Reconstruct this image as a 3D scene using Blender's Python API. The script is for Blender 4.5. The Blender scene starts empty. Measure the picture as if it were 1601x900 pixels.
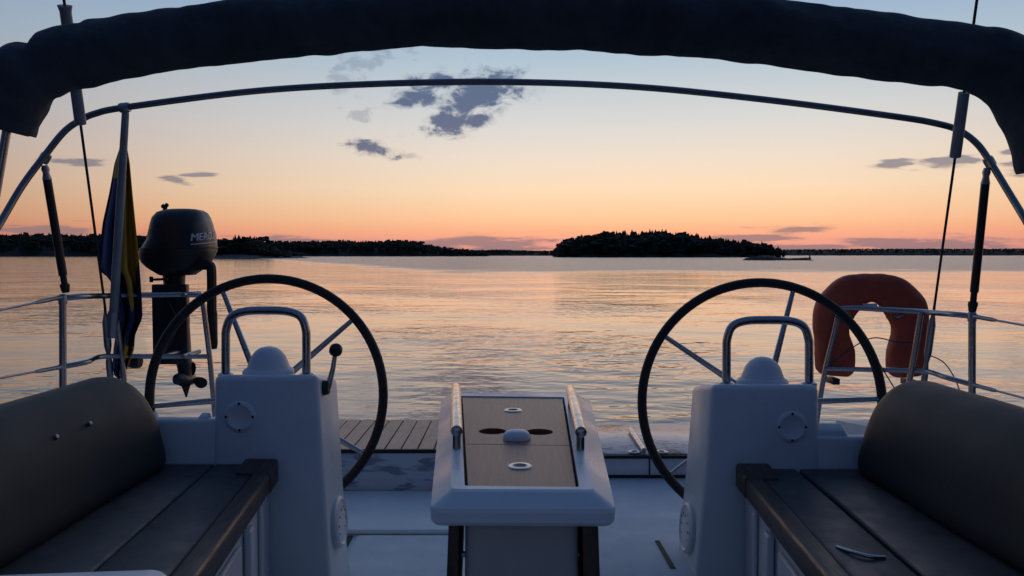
import bpy, bmesh, math, random
import numpy as np
from mathutils import Vector, Matrix, noise as mnoise

R = math.radians
random.seed(7)
S = bpy.context.scene
C = S.collection

# ------------------------------------------------------------------ camera
EYE = 1.7                      # metres above the water
FPX = 1230.0                   # focal length in photo pixels (1601 wide)
HORIZON = 398.5
PITCH = math.atan((450 - HORIZON) / FPX)
cam_d = bpy.data.cameras.new('camera')
cam = bpy.data.objects.new('camera', cam_d)
C.objects.link(cam)
cam.location = (0, 0, EYE)
cam.rotation_euler = (R(90) - PITCH, 0, 0)
cam_d.sensor_width = 36
cam_d.lens = 36 * FPX / 1601
cam_d.clip_start = 0.05
cam_d.clip_end = 60000
S.camera = cam

# ------------------------------------------------------------------ world
SUN_AZ, SUN_EL = R(10), R(2.0)
SUN_DIR = Vector((math.sin(SUN_AZ) * math.cos(SUN_EL), math.cos(SUN_AZ) * math.cos(SUN_EL), math.sin(SUN_EL)))
W = bpy.data.worlds.new('World')
S.world = W
W.use_nodes = True
nt = W.node_tree
nt.nodes.clear()


def srgb(r, g, b):
    f = lambda c: (c / 255 / 12.92) if c / 255 <= 0.04045 else ((c / 255 + 0.055) / 1.055) ** 2.4
    return (f(r), f(g), f(b), 1)


class NG:
    """tiny helper to write node trees"""
    def __init__(s, tree): s.t = tree
    def n(s, typ, **kw):
        nd = s.t.nodes.new(typ)
        for k, v in kw.items(): setattr(nd, k, v)
        return nd
    def l(s, a, b): s.t.links.new(a, b)
    def setin(s, sock, v):
        if isinstance(v, bpy.types.NodeSocket): s.l(v, sock)
        else: sock.default_value = v
    def m(s, op, a, b=None, c=None, clamp=False):
        nd = s.n('ShaderNodeMath', operation=op, use_clamp=clamp)
        s.setin(nd.inputs[0], a)
        if b is not None: s.setin(nd.inputs[1], b)
        if c is not None: s.setin(nd.inputs[2], c)
        return nd.outputs[0]
    def vm(s, op, a, b=None):
        nd = s.n('ShaderNodeVectorMath', operation=op)
        s.setin(nd.inputs[0], a)
        if b is not None: s.setin(nd.inputs[1], b)
        return nd
    def comb(s, x, y, z):
        nd = s.n('ShaderNodeCombineXYZ')
        for i, v in enumerate((x, y, z)): s.setin(nd.inputs[i], v)
        return nd.outputs[0]
    def ramp(s, fac, stops, interp='LINEAR'):
        nd = s.n('ShaderNodeValToRGB')
        cr = nd.color_ramp
        cr.interpolation = interp
        while len(cr.elements) < len(stops): cr.elements.new(0.5)
        for e, (p, c) in zip(cr.elements, stops): e.position, e.color = p, c
        s.setin(nd.inputs[0], fac)
        return nd.outputs[0]
    def maprange(s, v, a, b, c=0.0, d=1.0, smooth=True):
        nd = s.n('ShaderNodeMapRange', interpolation_type='SMOOTHSTEP' if smooth else 'LINEAR')
        for i, x in enumerate((v, a, b, c, d)): s.setin(nd.inputs[i], x)
        return nd.outputs[0]
    def mix(s, fac, a, b, blend='MIX'):
        nd = s.n('ShaderNodeMix', data_type='RGBA', blend_type=blend)
        s.setin(nd.inputs[0], fac); s.setin(nd.inputs[6], a); s.setin(nd.inputs[7], b)
        return nd.outputs[2]
    def noise(s, vec, scale, detail=4, rough=0.55, dist=0.0):
        nd = s.n('ShaderNodeTexNoise')
        if vec is not None: s.l(vec, nd.inputs['Vector'])
        nd.inputs['Scale'].default_value = scale
        nd.inputs['Detail'].default_value = detail
        nd.inputs['Roughness'].default_value = rough
        nd.inputs['Distortion'].default_value = dist
        return nd.outputs[0]


g = NG(nt)
tc = g.n('ShaderNodeTexCoord').outputs['Generated']
sep = g.n('ShaderNodeSeparateXYZ'); g.l(tc, sep.inputs[0])
dx, dy, dz = sep.outputs
elev = g.m('MULTIPLY', g.m('ARCSINE', dz), 180 / math.pi)           # degrees above the horizon
fe = g.m('DIVIDE', elev, 90.0, clamp=True)


def E(ypx): return math.degrees(math.atan((HORIZON - ypx) / FPX)) / 90


west = g.ramp(fe, [(0.0, srgb(222, 150, 136)), (E(376), srgb(243, 164, 140)), (E(362), srgb(253, 178, 138)), (E(345), srgb(255, 197, 152)), (E(325), srgb(254, 209, 167)),
                   (E(297), srgb(251, 220, 186)), (E(250), srgb(238, 222, 204)), (E(200), srgb(219, 217, 213)),
                   (E(100), srgb(178, 197, 211)), (E(15), srgb(148, 175, 204)), (0.33, srgb(112, 144, 182)), (0.6, srgb(82, 112, 152)), (1.0, srgb(64, 92, 134))])
east = g.ramp(fe, [(0.0, srgb(38, 46, 68)), (0.06, srgb(54, 58, 84)), (0.13, srgb(56, 68, 100)), (0.3, srgb(50, 74, 116)), (0.6, srgb(54, 82, 126)), (1.0, srgb(64, 92, 134))])
hl = g.m('SQRT', g.m('ADD', g.m('MULTIPLY', dx, dx), g.m('ADD', g.m('MULTIPLY', dy, dy), 1e-6)))
cosaz = g.m('DIVIDE', g.m('ADD', g.m('MULTIPLY', dx, math.sin(SUN_AZ)), g.m('MULTIPLY', dy, math.cos(SUN_AZ))), hl)
# away from the sunset the sky turns to the dim blue of the east; within the sunset it cools and dims gently sideways
sky = g.mix(g.maprange(cosaz, 0.60, -0.40), west, east)
side = g.m('MULTIPLY', g.maprange(cosaz, 0.985, 0.70, smooth=False), g.maprange(fe, 0.06, 0.24, 1.0, 0.25))
sky = g.mix(side, sky, g.mix(1.0, sky, (0.56, 0.52, 0.56, 1), 'MULTIPLY'))
nish = g.n('ShaderNodeTexSky', sky_type='NISHITA')
nish.sun_disc = False
nish.sun_elevation = SUN_EL
nish.sun_rotation = SUN_AZ
nish.air_density = 1.2
nish.dust_density = 1.5
sky = g.mix(0.002, sky, nish.outputs[0], 'ADD')

# clouds, laid out by direction (tangent coordinates u to the right, v up)
yy = g.m('MAXIMUM', dy, 0.05)
cu, cv = g.m('DIVIDE', dx, yy), g.m('DIVIDE', dz, yy)
cuv = g.comb(cu, cv, 0.0)
front = g.maprange(dy, 0.1, 0.3)


def U(px): return (px - 800.5) / FPX
def V(py): return (HORIZON - py) / FPX


n_fine = g.noise(g.comb(cu, g.m('MULTIPLY', cv, 1.7), 0.3), 30, 5, 0.62, 0.35)
n_big = g.noise(g.comb(cu, g.m('MULTIPLY', cv, 1.5), 1.7), 11, 2, 0.5)
n_str = g.noise(g.comb(cu, g.m('MULTIPLY', cv, 8.0), 4.1), 11, 4, 0.6)


def blob(px, py, rx, ry, rot=0.0):
    du, dv = g.m('SUBTRACT', cu, U(px)), g.m('SUBTRACT', cv, V(py))
    c, s_ = math.cos(R(rot)), math.sin(R(rot))
    a = g.m('DIVIDE', g.m('ADD', g.m('MULTIPLY', du, c), g.m('MULTIPLY', dv, s_)), rx / FPX)
    b = g.m('DIVIDE', g.m('SUBTRACT', g.m('MULTIPLY', dv, c), g.m('MULTIPLY', du, s_)), ry / FPX)
    r2 = g.m('ADD', g.m('MULTIPLY', a, a), g.m('MULTIPLY', b, b))
    return g.m('SUBTRACT', 1.0, g.m('SQRT', r2))         # 1 in the middle, 0 on the rim, negative outside


def field(blobs):
    f = None
    for bl in blobs:
        v = blob(*bl)
        f = v if f is None else g.m('MAXIMUM', f, v)
    return g.m('MAXIMUM', f, -1.0)


puff = field([(752, 148, 92, 48, 16), (715, 192, 70, 22, 8), (648, 152, 52, 26, 0), (590, 236, 54, 15, -12), (690, 128, 60, 18, 0)])
wisp = field([(560, 105, 60, 36, 30), (600, 82, 70, 18, 4), (545, 145, 44, 18, 0), (560, 180, 32, 14, -18), (640, 245, 40, 7, -10)])
strk = field([(1250, 357, 95, 8, 0), (780, 382, 180, 17, 0), (1390, 258, 44, 10, 4), (1490, 250, 70, 13, 8), (1600, 262, 60, 20, 8), (1580, 236, 30, 8, 10),
              (125, 256, 62, 8, -3), (275, 282, 26, 7, -8), (315, 274, 34, 5, 0), (80, 358, 150, 13, -2), (1420, 382, 280, 15, 0), (1290, 386, 190, 10, 0),
              (1180, 372, 130, 6, -2), (500, 376, 190, 8, -2), (-420, 330, 260, 16, 0), (2050, 320, 320, 18, 0), (-300, 200, 200, 24, 8), (2100, 180, 240, 26, 6)])
d1 = g.maprange(g.m('ADD', g.m('MULTIPLY', puff, 0.85), g.m('ADD', g.m('MULTIPLY', g.m('SUBTRACT', n_fine, 0.5), 2.2), g.m('MULTIPLY', g.m('SUBTRACT', n_big, 0.5), 0.8))), 0.00, 0.62)
d2 = g.m('MULTIPLY', g.maprange(g.m('ADD', g.m('MULTIPLY', wisp, 0.6), g.m('MULTIPLY', g.m('SUBTRACT', n_fine, 0.5), 2.4)), 0.14, 0.55), 0.55)
d3 = g.m('MULTIPLY', g.maprange(g.m('ADD', g.m('MULTIPLY', strk, 0.6), g.m('MULTIPLY', g.m('SUBTRACT', n_str, 0.5), 1.9)), -0.02, 0.36), 0.85)
dens = g.m('MULTIPLY', g.m('MAXIMUM', g.m('MAXIMUM', d1, d2), d3), front, clamp=True)
ccol = g.ramp(fe, [(0.0, srgb(128, 112, 122)), (E(360), srgb(140, 118, 124)), (E(300), srgb(122, 118, 132)), (E(220), srgb(98, 106, 132)), (E(120), srgb(84, 103, 136))])
ccol = g.mix(g.maprange(dens, 0.35, 1.0), g.mix(0.5, sky, ccol), ccol)
sky = g.mix(g.m('MULTIPLY', dens, 0.95), sky, ccol)
bg = g.n('ShaderNodeBackground')
g.l(sky, bg.inputs[0])
bg.inputs[1].default_value = 1.0
wo = g.n('ShaderNodeOutputWorld')
g.l(bg.outputs[0], wo.inputs[0])

# ------------------------------------------------------------------ sun (already at the horizon: weak, soft, warm)
sd = bpy.data.lights.new('sun', 'SUN')
sd.energy = 0.22
sd.angle = R(70)
sd.color = (1.0, 0.52, 0.34)
so = bpy.data.objects.new('sun', sd)
C.objects.link(so)
so.rotation_euler = (-SUN_DIR).to_track_quat('-Z', 'Y').to_euler()

W.cycles.sampling_method = 'MANUAL'
W.cycles.sample_map_resolution = 512
S.cycles.use_adaptive_sampling = True
S.cycles.adaptive_threshold = 0.02
S.cycles.max_bounces = 6
S.cycles.diffuse_bounces = 3
S.cycles.glossy_bounces = 3
S.view_settings.view_transform = 'Standard'
S.view_settings.look = 'None'
S.view_settings.exposure = 0.0
S.view_settings.gamma = 1.0
S.view_settings.use_curve_mapping = False


# ------------------------------------------------------------------ geometry helpers
def P(px, py, d):
    """the point at depth d (metres aft of the eye) seen at photo position px, py"""
    u, v = (px - 800.5) / FPX, (450 - py) / FPX
    c, s_ = math.cos(PITCH), math.sin(PITCH)
    vy, vz = c + v * s_, -s_ + v * c
    return Vector((u * d / vy, d, EYE + vz * d / vy))


def smooth(me, ang=38):
    for p in me.polygons: p.use_smooth = True
    me.set_sharp_from_angle(angle=R(ang))


def obj(name, bm, mat, parent=None, ang=38, sm=True):
    me = bpy.data.meshes.new(name)
    bmesh.ops.recalc_face_normals(bm, faces=bm.faces)
    bm.to_mesh(me); bm.free()
    if sm: smooth(me, ang)
    if mat: me.materials.append(mat)
    o = bpy.data.objects.new(name, me)
    C.objects.link(o)
    if parent:
        o.parent = parent
        o.matrix_parent_inverse = Matrix.Translation(-parent.location)
    return o


def thing(name, label, cat, loc, group=None):
    o = bpy.data.objects.new(name, None)
    o.empty_display_size = 0.1
    C.objects.link(o)
    o.location = loc
    return tag(o, label, cat, group)


def tag(o, label, cat, group=None, kind=None):
    if label: o['label'] = label
    if cat: o['category'] = cat
    if group: o['group'] = group
    if kind: o['kind'] = kind
    return o


def box(bm, x0, x1, y0, y1, z0, z1, bev=0.0, seg=2):
    b = bmesh.new()
    vs = [b.verts.new((x, y, z)) for z in (z0, z1) for y in (y0, y1) for x in (x0, x1)]
    for f in ((0, 2, 3, 1), (4, 5, 7, 6), (0, 1, 5, 4), (2, 6, 7, 3), (0, 4, 6, 2), (1, 3, 7, 5)):
        b.faces.new([vs[i] for i in f])
    if bev: bmesh.ops.bevel(b, geom=b.edges[:], offset=bev, segments=seg, profile=0.5, affect='EDGES', clamp_overlap=True)
    join(bm, b)
    return bm


def join(bm, b):
    me = bpy.data.meshes.new('tmp')
    bmesh.ops.recalc_face_normals(b, faces=b.faces)
    b.to_mesh(me); b.free()
    bm.from_mesh(me)
    bpy.data.meshes.remove(me)
    return bm


def hexa(pts8, bev=0.0, seg=2, bm=None):
    """pts8: bottom ring of 4 then top ring of 4"""
    b = bmesh.new()
    vs = [b.verts.new(p) for p in pts8]
    for f in ((3, 2, 1, 0), (4, 5, 6, 7), (0, 1, 5, 4), (1, 2, 6, 5), (2, 3, 7, 6), (3, 0, 4, 7)):
        b.faces.new([vs[i] for i in f])
    bmesh.ops.recalc_face_normals(b, faces=b.faces)
    if bev: bmesh.ops.bevel(b, geom=b.edges[:], offset=bev, segments=seg, profile=0.5, affect='EDGES', clamp_overlap=True)
    return join(bm or bmesh.new(), b)


def prism(pts, vec, bev=0.0, seg=3, bm=None):
    """a flat outline (list of 3-D points) pushed along vec"""
    b = bmesh.new()
    vs = [b.verts.new(p) for p in pts]
    f = b.faces.new(vs)
    r = bmesh.ops.extrude_face_region(b, geom=[f])
    bmesh.ops.translate(b, verts=[v for v in r['geom'] if isinstance(v, bmesh.types.BMVert)], vec=vec)
    bmesh.ops.recalc_face_normals(b, faces=b.faces)
    if bev:
        es = [e for e in b.edges if len(e.link_faces) == 2 and e.calc_face_angle(0) > R(25)]
        bmesh.ops.bevel(b, geom=es, offset=bev, segments=seg, profile=0.5, affect='EDGES', clamp_overlap=True)
    return join(bm or bmesh.new(), b)


def plate(outer, holes, z0, z1, bm=None):
    """a flat plate between z0 and z1 with round openings; outer and holes are xy loops"""
    b = bmesh.new()
    edges = []
    for loop in [outer] + holes:
        vs = [b.verts.new((x, y, z1)) for x, y in loop]
        edges += [b.edges.new((vs[i], vs[(i + 1) % len(vs)])) for i in range(len(vs))]
    bmesh.ops.triangle_fill(b, use_beauty=True, use_dissolve=False, edges=edges)
    r = bmesh.ops.extrude_face_region(b, geom=b.faces[:])
    bmesh.ops.translate(b, verts=[v for v in r['geom'] if isinstance(v, bmesh.types.BMVert)], vec=(0, 0, z0 - z1))
    return join(bm or bmesh.new(), b)


def circ(cx, cy, r, n=28): return [(cx + r * math.cos(2 * math.pi * i / n), cy + r * math.sin(2 * math.pi * i / n)) for i in range(n)]


def catmull(pts, sub=8, extra=None):
    pts = [Vector(p) for p in pts]
    out, ex = [], []
    for i in range(len(pts) - 1):
        p0, p1, p2, p3 = pts[max(i - 1, 0)], pts[i], pts[i + 1], pts[min(i + 2, len(pts) - 1)]
        for k in range(sub):
            t = k / sub
            out.append(0.5 * ((2 * p1) + (p2 - p0) * t + (2 * p0 - 5 * p1 + 4 * p2 - p3) * t * t + (3 * p1 - p0 - 3 * p2 + p3) * t ** 3))
            if extra: ex.append(extra[i] * (1 - t) + extra[i + 1] * t)
    out.append(pts[-1])
    if extra: ex.append(extra[-1]); return out, ex
    return out


def tube(pts, r, bm=None, n=12, closed=False, cap=True, wob=None):
    """a swept round bar; r a number or one radius for each point"""
    b = bmesh.new()
    pts = [Vector(p) for p in pts]
    m = len(pts)
    rs = r if isinstance(r, (list, tuple)) else [r] * m
    tang = []
    for i in range(m):
        a = pts[(i - 1) % m] if (closed or i > 0) else pts[0]
        c = pts[(i + 1) % m] if (closed or i < m - 1) else pts[-1]
        tang.append((c - a).normalized())
    up = Vector((0, 0, 1)) if abs(tang[0].z) < 0.9 else Vector((1, 0, 0))
    nrm = (up - tang[0] * up.dot(tang[0])).normalized()
    rings = []
    for i in range(m):
        nrm = (nrm - tang[i] * nrm.dot(tang[i])).normalized()
        bi = tang[i].cross(nrm)
        ring = []
        for k in range(n):
            a = 2 * math.pi * k / n
            rr = rs[i] * (wob(i, a) if wob else 1)
            ring.append(b.verts.new(pts[i] + nrm * math.cos(a) * rr + bi * math.sin(a) * rr))
        rings.append(ring)
    for i in range(m if closed else m - 1):
        A, B = rings[i], rings[(i + 1) % m]
        for k in range(n): b.faces.new((A[k], A[(k + 1) % n], B[(k + 1) % n], B[k]))
    if cap and not closed:
        b.faces.new(rings[0][::-1]); b.faces.new(rings[-1])
    return join(bm or bmesh.new(), b)


def lathe(profile, org, axis=(0, 0, 1), n=28, bm=None):
    """profile: list of (radius, height) turned round axis through org"""
    b = bmesh.new()
    q = Vector((0, 0, 1)).rotation_difference(Vector(axis).normalized())
    org = Vector(org)
    rings = []
    for r, h in profile:
        rings.append([b.verts.new(org + q @ Vector((max(r, 1e-4) * math.cos(2 * math.pi * k / n), max(r, 1e-4) * math.sin(2 * math.pi * k / n), h))) for k in range(n)])
    for A, B in zip(rings, rings[1:]):
        for k in range(n): b.faces.new((A[k], A[(k + 1) % n], B[(k + 1) % n], B[k]))
    b.faces.new(rings[0][::-1]); b.faces.new(rings[-1])
    return join(bm or bmesh.new(), b)


def loft(rings, bm=None, cap=True):
    b = bmesh.new()
    rv = [[b.verts.new(p) for p in ring] for ring in rings]
    n = len(rv[0])
    for A, B in zip(rv, rv[1:]):
        for k in range(n): b.faces.new((A[k], A[(k + 1) % n], B[(k + 1) % n], B[k]))
    if cap: b.faces.new(rv[0][::-1]); b.faces.new(rv[-1])
    return join(bm or bmesh.new(), b)


# ------------------------------------------------------------------ materials
def mat(name, col, rough=0.5, metal=0.0, build=None, **kw):
    m = bpy.data.materials.new(name)
    m.use_nodes = True
    t = m.node_tree
    bs = t.nodes['Principled BSDF']
    bs.inputs['Base Color'].default_value = (*col, 1)
    bs.inputs['Roughness'].default_value = rough
    bs.inputs['Metallic'].default_value = metal
    for k, v in kw.items(): bs.inputs[k].default_value = v
    if build: build(NG(t), bs)
    return m


def var(col, amt=0.25, scale=6, rough=None, bump=0.0, bscale=60, stretch=(1, 1, 1), bdist=0.004, rvar=0.1):
    """gentle uneven colour, gloss and relief in object space"""
    def f(g, bs):
        o = g.n('ShaderNodeTexCoord').outputs['Object']
        mp = g.n('ShaderNodeMapping'); g.l(o, mp.inputs[0]); mp.inputs[3].default_value = stretch
        n1 = g.noise(mp.outputs[0], scale, 6, 0.6)
        c0 = tuple(max(0, c * (1 - amt)) for c in col) + (1,)
        c1 = tuple(min(1, c * (1 + amt)) for c in col) + (1,)
        g.l(g.ramp(n1, [(0.3, c0), (0.7, c1)]), bs.inputs['Base Color'])
        if rough is not None:
            g.l(g.maprange(g.noise(mp.outputs[0], scale * 2.3, 5), 0.3, 0.7, rough - rvar, rough + rvar), bs.inputs['Roughness'])
        if bump:
            bp = g.n('ShaderNodeBump')
            bp.inputs['Strength'].default_value = bump
            bp.inputs['Distance'].default_value = bdist
            g.l(g.noise(mp.outputs[0], bscale, 6, 0.6), bp.inputs['Height'])
            g.l(bp.outputs[0], bs.inputs['Normal'])
    return f


def wood(c0, c1, rough=0.55, along='Y'):
    st = {'X': (1.2, 30, 30), 'Y': (30, 1.2, 30), 'Z': (30, 30, 1.2)}[along]
    def f(g, bs):
        o = g.n('ShaderNodeTexCoord').outputs['Object']
        info = g.n('ShaderNodeObjectInfo').outputs['Random']
        sh = g.vm('ADD', o, g.comb(0.0, g.m('MULTIPLY', info, 13.0), g.m('MULTIPLY', info, 7.0))).outputs[0]
        mp = g.n('ShaderNodeMapping'); g.l(sh, mp.inputs[0]); mp.inputs[3].default_value = st
        n = g.noise(mp.outputs[0], 5.0, 8, 0.65, 0.4)
        stain = g.noise(sh, 9.0, 4, 0.6)
        c = g.ramp(n, [(0.3, (*c0, 1)), (0.72, (*c1, 1))])
        c = g.mix(g.m('MULTIPLY', g.maprange(stain, 0.5, 0.72), 0.45), c, tuple(x * 0.5 for x in c0) + (1,))
        c = g.mix(g.m('MULTIPLY', info, 0.25), c, tuple(x * 0.6 for x in c1) + (1,))
        g.l(c, bs.inputs['Base Color'])
        bp = g.n('ShaderNodeBump'); bp.inputs['Strength'].default_value = 0.15; bp.inputs['Distance'].default_value = 0.002
        g.l(n, bp.inputs['Height']); g.l(bp.outputs[0], bs.inputs['Normal'])
    return mat('teak', c1, rough, build=f)


def dew(col, scale, lo, hi, dark, rough_dry, rough_wet):
    """gelcoat with drying puddles of dew"""
    def f(g, bs):
        o = g.n('ShaderNodeTexCoord').outputs['Object']
        mp = g.n('ShaderNodeMapping'); g.l(o, mp.inputs[0]); mp.inputs[3].default_value = (1, 2.0, 1)
        n = g.noise(mp.outputs[0], scale, 8, 0.66, 0.8)
        area = g.noise(o, scale * 0.16, 2, 0.5)
        k = g.maprange(g.m('ADD', n, g.m('MULTIPLY', g.m('SUBTRACT', area, 0.5), 0.9)), lo, hi)
        g.l(g.mix(k, (*col, 1), (*dark, 1)), bs.inputs['Base Color'])
        g.l(g.maprange(k, 0, 1, rough_dry, rough_wet), bs.inputs['Roughness'])
        bp = g.n('ShaderNodeBump'); bp.inputs['Strength'].default_value = 0.3; bp.inputs['Distance'].default_value = 0.002
        g.l(k, bp.inputs['Height']); g.l(bp.outputs[0], bs.inputs['Normal'])
    return f


GEL = (0.70, 0.72, 0.74)
M = {}
M['gel'] = mat('white_gelcoat', GEL, 0.32, build=var(GEL, 0.06, 3, 0.34, 0.05, 9, rvar=0.08))
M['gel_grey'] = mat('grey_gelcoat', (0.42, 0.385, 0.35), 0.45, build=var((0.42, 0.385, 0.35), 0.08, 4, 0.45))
M['sole'] = mat('nonskid_gelcoat', (0.66, 0.68, 0.70), 0.6, build=var((0.66, 0.68, 0.70), 0.1, 5, 0.6, 0.5, 260, bdist=0.0015))
M['dewdeck'] = mat('dewy_gelcoat', (0.6, 0.6, 0.6), 0.4, build=dew((0.66, 0.62, 0.59), 13, 0.56, 0.62, (0.13, 0.10, 0.09), 0.26, 0.15))


def ripple_marks(g, bs):  # dark sideways ripples mixed into the riser's base colour, slightly glossier
    o = g.n('ShaderNodeTexCoord').outputs['Object']
    mp = g.n('ShaderNodeMapping'); g.l(o, mp.inputs[0]); mp.inputs[3].default_value = (5.5, 1, 26); mp.inputs[2].default_value = (0, R(6), 0)
    n = g.noise(mp.outputs[0], 1.0, 4, 0.55, 0.6)
    area = g.noise(o, 2.6, 1, 0.5)
    k = g.maprange(g.m('ADD', n, g.m('MULTIPLY', g.m('SUBTRACT', area, 0.5), 0.5)), 0.47, 0.60)
    g.l(g.mix(k, (0.60, 0.62, 0.64, 1), (0.24, 0.27, 0.33, 1)), bs.inputs['Base Color'])
    g.l(g.maprange(k, 0, 1, 0.35, 0.2), bs.inputs['Roughness'])


M['ripplestep'] = mat('rippled_gelcoat', (0.6, 0.6, 0.6), 0.4, build=ripple_marks)
M['teak'] = wood((0.26, 0.135, 0.08), (0.52, 0.30, 0.185), 0.42)
M['teak_table'] = wood((0.155, 0.060, 0.031), (0.36, 0.155, 0.080), 0.40)
M['darkwood'] = mat('dark_varnished_wood', (0.05, 0.03, 0.022), 0.4, build=var((0.05, 0.03, 0.022), 0.4, 4, 0.42, 0.2, 40, (12, 1, 12)))
M['caulk'] = mat('black_rubber', (0.012, 0.012, 0.013), 0.7)
M['steel'] = mat('stainless_steel', (0.40, 0.40, 0.41), 0.24, 1.0, build=var((0.40, 0.40, 0.41), 0.12, 14, 0.24, rvar=0.08))
M['hoop'] = mat('dark_steel', (0.20, 0.205, 0.215), 0.36, 1.0, build=var((0.20, 0.205, 0.215), 0.15, 14, 0.36, rvar=0.08))  # steel toned darker and rougher than the rails
M['smooth'] = mat('polished_gelcoat', (0.84, 0.83, 0.81), 0.4, build=var((0.84, 0.83, 0.81), 0.05, 3, 0.4, rvar=0.05))
M['dullsteel'] = mat('dull_steel', (0.36, 0.37, 0.39), 0.42, 1.0)
M['black'] = mat('black_leather', (0.011, 0.010, 0.010), 0.55, build=var((0.011, 0.010, 0.010), 0.3, 30, 0.55, 0.3, 220, bdist=0.001))
M['plastic'] = mat('black_plastic', (0.012, 0.012, 0.014), 0.45)
M['canvas'] = mat('dark_canvas', (0.055, 0.066, 0.075), 0.85, build=var((0.055, 0.066, 0.075), 0.35, 5, 0.85, 0.5, 18, (1, 1, 1), 0.02))
M['vinyl'] = mat('grey_vinyl', (0.018, 0.0185, 0.0185), 0.6, build=var((0.018, 0.0185, 0.0185), 0.08, 3, 0.62, 0.12, 7, bdist=0.012, rvar=0.03))
M['seat'] = mat('dark_seat_pad', (0.055, 0.050, 0.050), 0.45, build=var((0.055, 0.050, 0.050), 0.28, 7, 0.46, 0.2, 90, bdist=0.002))
M['orange'] = mat('orange_foam_cover', (0.58, 0.090, 0.042), 0.6, build=var((0.58, 0.090, 0.042), 0.2, 8, 0.6, 0.3, 25, bdist=0.008))
M['cowl'] = mat('charcoal_cowl_paint', (0.018, 0.020, 0.025), 0.4, build=var((0.018, 0.020, 0.025), 0.2, 8, 0.42))
M['white'] = mat('white_plastic', (0.72, 0.73, 0.75), 0.4)
M['coverw'] = mat('pale_plastic_sleeve', (0.24, 0.25, 0.27), 0.5, build=var((0.24, 0.25, 0.27), 0.15, 12))
M['print'] = mat('silver_print', (0.62, 0.63, 0.66), 0.4)
M['hole'] = mat('hole_black', (0.01, 0.009, 0.009), 0.6)
M['rope'] = mat('grey_rope', (0.06, 0.06, 0.065), 0.8, build=var((0.06, 0.06, 0.065), 0.5, 150))
M['cord'] = mat('pale_cord', (0.20, 0.20, 0.20), 0.8)
M['rock'] = mat('shore_rock', (0.12, 0.11, 0.105), 0.85, build=var((0.12, 0.11, 0.105), 0.5, 0.15, 0.85, 0.5, 0.5, bdist=0.5))
M['soil'] = mat('forest_floor', (0.03, 0.032, 0.022), 0.95, build=var((0.03, 0.032, 0.022), 0.4, 0.08))
M['forest'] = mat('conifer_foliage', (0.028, 0.04, 0.024), 0.9, build=var((0.028, 0.04, 0.024), 0.6, 0.12))


def m_flag():
    def f(g, bs):
        uv = g.n('ShaderNodeUVMap').outputs[0]
        s = g.n('ShaderNodeSeparateXYZ'); g.l(uv, s.inputs[0])
        u, v = s.outputs[0], s.outputs[1]
        a = g.m('LESS_THAN', g.m('ABSOLUTE', g.m('SUBTRACT', u, 6 / 16)), 1 / 16)
        b = g.m('LESS_THAN', g.m('ABSOLUTE', g.m('SUBTRACT', v, 0.5)), 0.1)
        k = g.m('MAXIMUM', a, b)
        g.l(g.mix(k, (0.016, 0.045, 0.15, 1), (0.72, 0.40, 0.05, 1)), bs.inputs['Base Color'])
        bs.inputs['Transmission Weight'].default_value = 0.0
    return mat('flag_cloth', (0.1, 0.1, 0.2), 0.8, build=f)


M['flag'] = m_flag()


def m_water():
    def f(g, bs):
        geo = g.n('ShaderNodeNewGeometry').outputs['Position']
        s = g.n('ShaderNodeSeparateXYZ'); g.l(geo, s.inputs[0])
        x, y = s.outputs[0], s.outputs[1]
        dist = g.m('SQRT', g.m('ADD', g.m('MULTIPLY', x, x), g.m('MULTIPLY', y, y)))
        flat = g.comb(x, y, 0.0)
        mp = g.n('ShaderNodeMapping'); g.l(flat, mp.inputs[0]); mp.inputs[2].default_value = (0, 0, R(9)); mp.inputs[3].default_value = (0.60, 1.0, 1)
        w = mp.outputs[0]
        # wind lane: ruffled far water, its edge wandering across the bay
        edge = g.m('ADD', g.m('ADD', 78.0, g.m('MULTIPLY', g.m('SUBTRACT', g.noise(flat, 0.012, 1), 0.5), 26.0)),
                   g.m('MAXIMUM', 0.0, g.m('MULTIPLY', g.m('ADD', x, 6.0), -2.6)))
        lane = g.maprange(g.m('ADD', g.m('SUBTRACT', y, edge), g.m('MULTIPLY', g.m('SUBTRACT', g.noise(flat, 0.09, 2), 0.5), 40.0)), -12.0, 16.0)
        patch = g.maprange(g.noise(flat, 0.11, 1, 0.5), 0.40, 0.62, 0.35, 1.25)      # cat's-paws
        swell = g.noise(w, 0.35, 2, 0.5)
        chop = g.noise(w, 1.15, 3, 0.55, 0.3)
        rip = g.noise(w, 5.0, 2, 0.5)
        h = g.m('ADD', g.m('MULTIPLY', swell, 0.050), g.m('MULTIPLY', g.m('MULTIPLY', chop, 0.050), patch))
        h = g.m('ADD', h, g.m('MULTIPLY', g.m('MULTIPLY', rip, 0.011), patch))
        h = g.m('ADD', h, g.m('MULTIPLY', g.m('MULTIPLY', g.noise(w, 2.2, 2, 0.6), 0.11), lane))
        bp = g.n('ShaderNodeBump'); bp.inputs['Strength'].default_value = 1.0; bp.inputs['Distance'].default_value = 1.0
        g.l(h, bp.inputs['Height']); g.l(bp.outputs[0], bs.inputs['Normal'])
        bs.inputs['IOR'].default_value = 1.38
        g.l(g.m('ADD', g.maprange(dist, 8, 60, 0.04, 0.10), g.m('MULTIPLY', lane, 0.17)), bs.inputs['Roughness'])
    return mat('sea_water', (0.012, 0.022, 0.030), 0.05, build=f)


M['water'] = m_water()

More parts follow.
